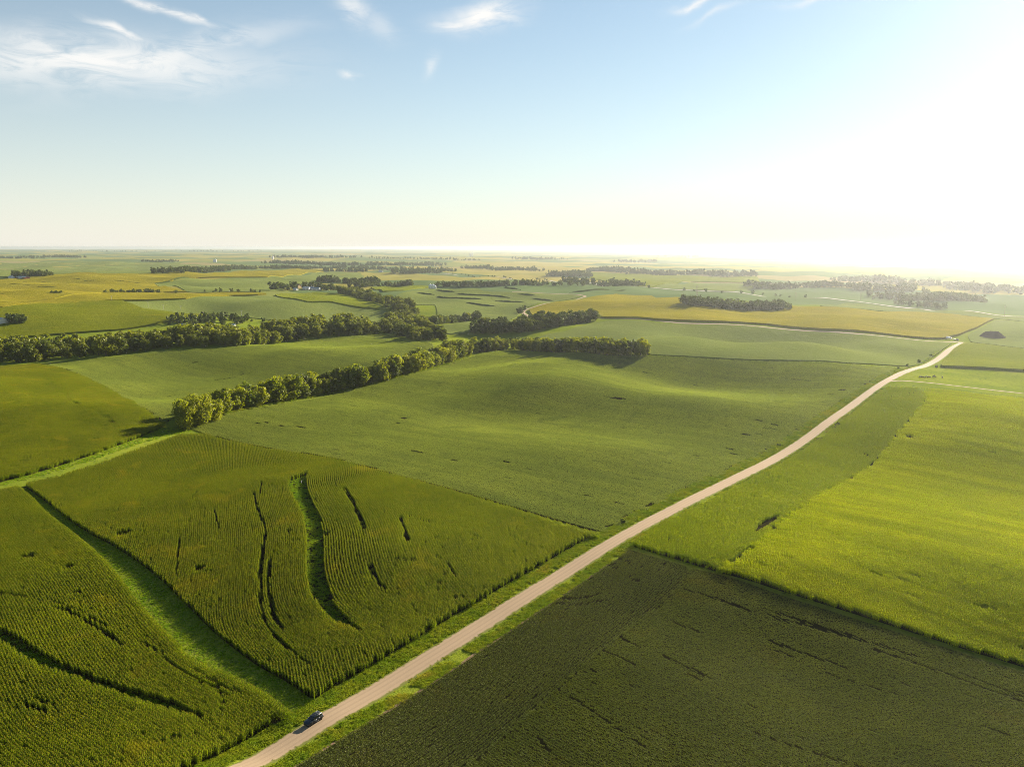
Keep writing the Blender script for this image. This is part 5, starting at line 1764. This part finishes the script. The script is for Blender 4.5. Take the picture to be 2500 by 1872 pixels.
def pole(px, py, h, label, mat, arms=1, two=False, name="utility_pole"):
    p = G([(px, py)])[0]
    e = place_thing(name, p[0], p[1], AZ_ROAD, label, "pole", None, -.4)
    for o in ((-1.6, 1.6) if two else (0,)):
        V, F = tube([(o, 0, 0), (o, 0, h)], [.24, .16], 8)
        new_obj("post", mesh_np("post", np.array(V), F + [list(range(8, 16))], True), e, mat)
    for k in range(arms):
        z = h - .8 - k * 1.3
        a = new_obj("cross_arm", bm_mesh("cross_arm", box_bm(-2.0 - (1.2 if two else 0), 2.0 + (1.2 if two else 0), -.12, .12, z, z + .22), smooth=False), e, mat)
        for o in (-1.7, 0.5, 1.7):
            new_obj("insulator", bm_mesh("insulator", box_bm(o - .07, o + .07, -.07, .07, z + .22, z + .5), .02), a, M_STEEL)


pole(2451, 778, 21, "tall dark pole beside the highway on the pale slope", M_WOOD, 2)
pole(1701, 731, 24, "two-legged power pole on the golden hill, nearest the dark clump", M_WOOD, 2, True)
pole(1942, 735, 18, "two-legged power pole right of the dark clump", M_WOOD, 1, True)
pole(2101, 733, 18, "two-legged power pole before the valley woods", M_WOOD, 1, True)
for i, (px, py, hh) in enumerate(((273, 737, 11), (362, 752, 11), (399, 757, 10), (442, 760, 10), (590, 774, 11))):
    pole(px, py, hh, ordinal(i + 1) + " pale utility pole from the picture edge along the soybean slope", M_POST, 1)
pole(736, 1180, 1.8, "pale marker post at the head of the curving grass strip", M_POST, 0, name="marker_post")

# ------------------------------------------------------------------ dirt mound
M_DIRT = plain_mat("dark_dirt", (.022, .018, .015), 1.0, var=.3, scale=.25, spec=0.0)


def mound(px, py, rx, ry, hgt, label):
    p = G([(px, py)])[0]
    g = np.random.default_rng(5)
    seg, prof = 36, [(1.25, -.3), (1.05, .06), (.92, .22), (.72, .62), (.5, .93), (.25, 1.0), (.0, 1.02)]
    V, F = [], []
    for i, (q, z) in enumerate(prof):
        for k in range(seg):
            a = k * 2 * math.pi / seg
            j = 1 + .10 * math.sin(3 * a + 1) + g.uniform(-.05, .05)
            V.append((q * rx * j * math.cos(a), q * ry * j * math.sin(a), z * hgt * g.uniform(.93, 1.04) if z > 0 else -.5))
    for i in range(len(prof) - 1):
        for k in range(seg):
            F.append([i * seg + k, i * seg + (k + 1) % seg, (i + 1) * seg + (k + 1) % seg, (i + 1) * seg + k])
    o = new_obj("dirt_mound", mesh_np("dirt_mound", np.array(V), F, True), None, M_DIRT, label, "dirt mound")
    o.location = (p[0], p[1], h1(p[0], p[1]))


mound(2421, 824, 15, 9, 7.5, "dark flat-topped dirt mound in the beans beyond the crossroads")

# ------------------------------------------------------------------ cattle
M_COW = plain_mat("black_cow_hide", (.018, .015, .013), .7, var=.2, scale=2)
M_COW2 = plain_mat("dark_brown_cow_hide", (.05, .028, .016), .7, var=.2, scale=2)


def cow_mesh(seed, graze):
    """one skin: trunk, neck, head, ears, four jointed legs and tail"""
    bm = bmesh.new()
    sk = bm.verts.layers.skin.verify()

    def v(co, r, r2=None):
        q = bm.verts.new(co)
        q[sk].radius = (r, r2 or r)
        return q

    def chain(a, pts):
        for co, r, *k in pts:
            b = v(co, r, *k)
            bm.edges.new((a, b))
            a = b
        return a
    root = v((-.15, 0, 1.05), .36, .40)
    root[sk].use_root = True
    hip = chain(root, [((-.55, 0, 1.08), .34, .37), ((-.85, 0, 1.12), .26, .27)])
    sh = chain(root, [((.35, 0, 1.02), .37, .40), ((.68, 0, 1.08), .29, .31)])
    if graze:
        nk = chain(sh, [((.95, .02, .98), .19), ((1.2, .05, .68), .15), ((1.34, .06, .42), .14), ((1.44, .06, .18), .085)])
        ear = (1.28, .06, .52)
    else:
        nk = chain(sh, [((.92, .02, 1.3), .19), ((1.12, .05, 1.48), .15), ((1.34, .06, 1.42), .13), ((1.58, .06, 1.28), .085)])
        ear = (1.16, .06, 1.55)
    ev = min(bm.verts, key=lambda q: (q.co - Vector(ear)).length)
    for s in (-1, 1):
        chain(ev, [((ear[0] - .02, ear[1] + s * .2, ear[2] + .04), .045), ((ear[0] - .06, ear[1] + s * .32, ear[2] + .02), .02)])
        chain(sh, [((.62, s * .2, .78), .13), ((.62, s * .21, .48), .075), ((.60, s * .21, .14), .055), ((.64, s * .21, .0), .065)])
        chain(hip, [((-.78, s * .2, .82), .16), ((-.70, s * .21, .60), .10), ((-.90, s * .21, .42), .07), ((-.86, s * .21, .12), .055), ((-.82, s * .21, .0), .065)])
    chain(hip, [((-1.05, 0, 1.15), .06), ((-1.13, 0, .85), .03), ((-1.13, 0, .5), .035)])
    me = bpy.data.meshes.new("cow_skin")
    bm.to_mesh(me)
    bm.free()
    o = bpy.data.objects.new("cow_skin", me)
    COL.objects.link(o)
    o.modifiers.new("skin", 'SKIN').use_smooth_shade = True
    o.modifiers.new("sub", 'SUBSURF').levels = 1
    dg = bpy.context.evaluated_depsgraph_get()
    out = bpy.data.meshes.new_from_object(o.evaluated_get(dg))
    bpy.data.objects.remove(o)
    out.name = "cow"
    return out


COWS = [cow_mesh(0, True), cow_mesh(1, False)]
for px, py, k, ang, mt, lb in (
        (2246, 922.5, 0, .3, M_COW, "black grazing cow at the left of the herd"), (2253, 923.5, 1, 2.6, M_COW, "black standing cow second in the herd, facing the road"),
        (2261, 922.5, 0, 3.0, M_COW, "black grazing cow in the middle of the herd"), (2268, 923, 0, .1, M_COW2, "dark brown cow in the middle of the herd"),
        (2279, 921, 1, .5, M_COW, "black standing cow fifth in the herd"), (2282, 922.5, 0, 2.2, M_COW, "black grazing cow beside the fifth of the herd"), (2300, 923.5, 1, 1.2, M_COW, "black cow standing apart from the herd")):
    p = G([(px, py)])[0]
    me = COWS[k].copy()
    o = new_obj("cow", me, None, mt, lb, "cow", "black cattle on the pasture")
    o.location = (p[0], p[1], h1(*p) + .02)
    o.rotation_euler = (0, 0, ang)
    o.scale = (1.15, 1.15, 1.15)

# ------------------------------------------------------------------ the hazy air
HAZE_DENSITY = 4.6e-5
ext, zb, zt = 36000.0, Z_MIN - 1.5, CAM_Z + 6.0
hv = [(sx * ext, sy * ext, z) for z in (zb, zt) for sx, sy in ((-1, -1), (1, -1), (1, 1), (-1, 1))]
hf = [(3, 2, 1, 0), (4, 5, 6, 7), (0, 1, 5, 4), (1, 2, 6, 5), (2, 3, 7, 6), (3, 0, 4, 7)]
M_HAZE, ht_ = material("hazy_air")
pv = ht_.n('ShaderNodeVolumePrincipled')
pv.inputs['Color'].default_value = (.78, .82, .90, 1)
pv.inputs['Density'].default_value = HAZE_DENSITY
pv.inputs['Anisotropy'].default_value = 0.78
ho = ht_.n('ShaderNodeOutputMaterial')
ht_.link(pv.outputs[0], ho.inputs['Volume'])
new_obj("haze", mesh_np("haze", hv, [list(f) for f in hf]), None, M_HAZE, "pale haze lying over the distant farmland", "haze", None, "stuff")
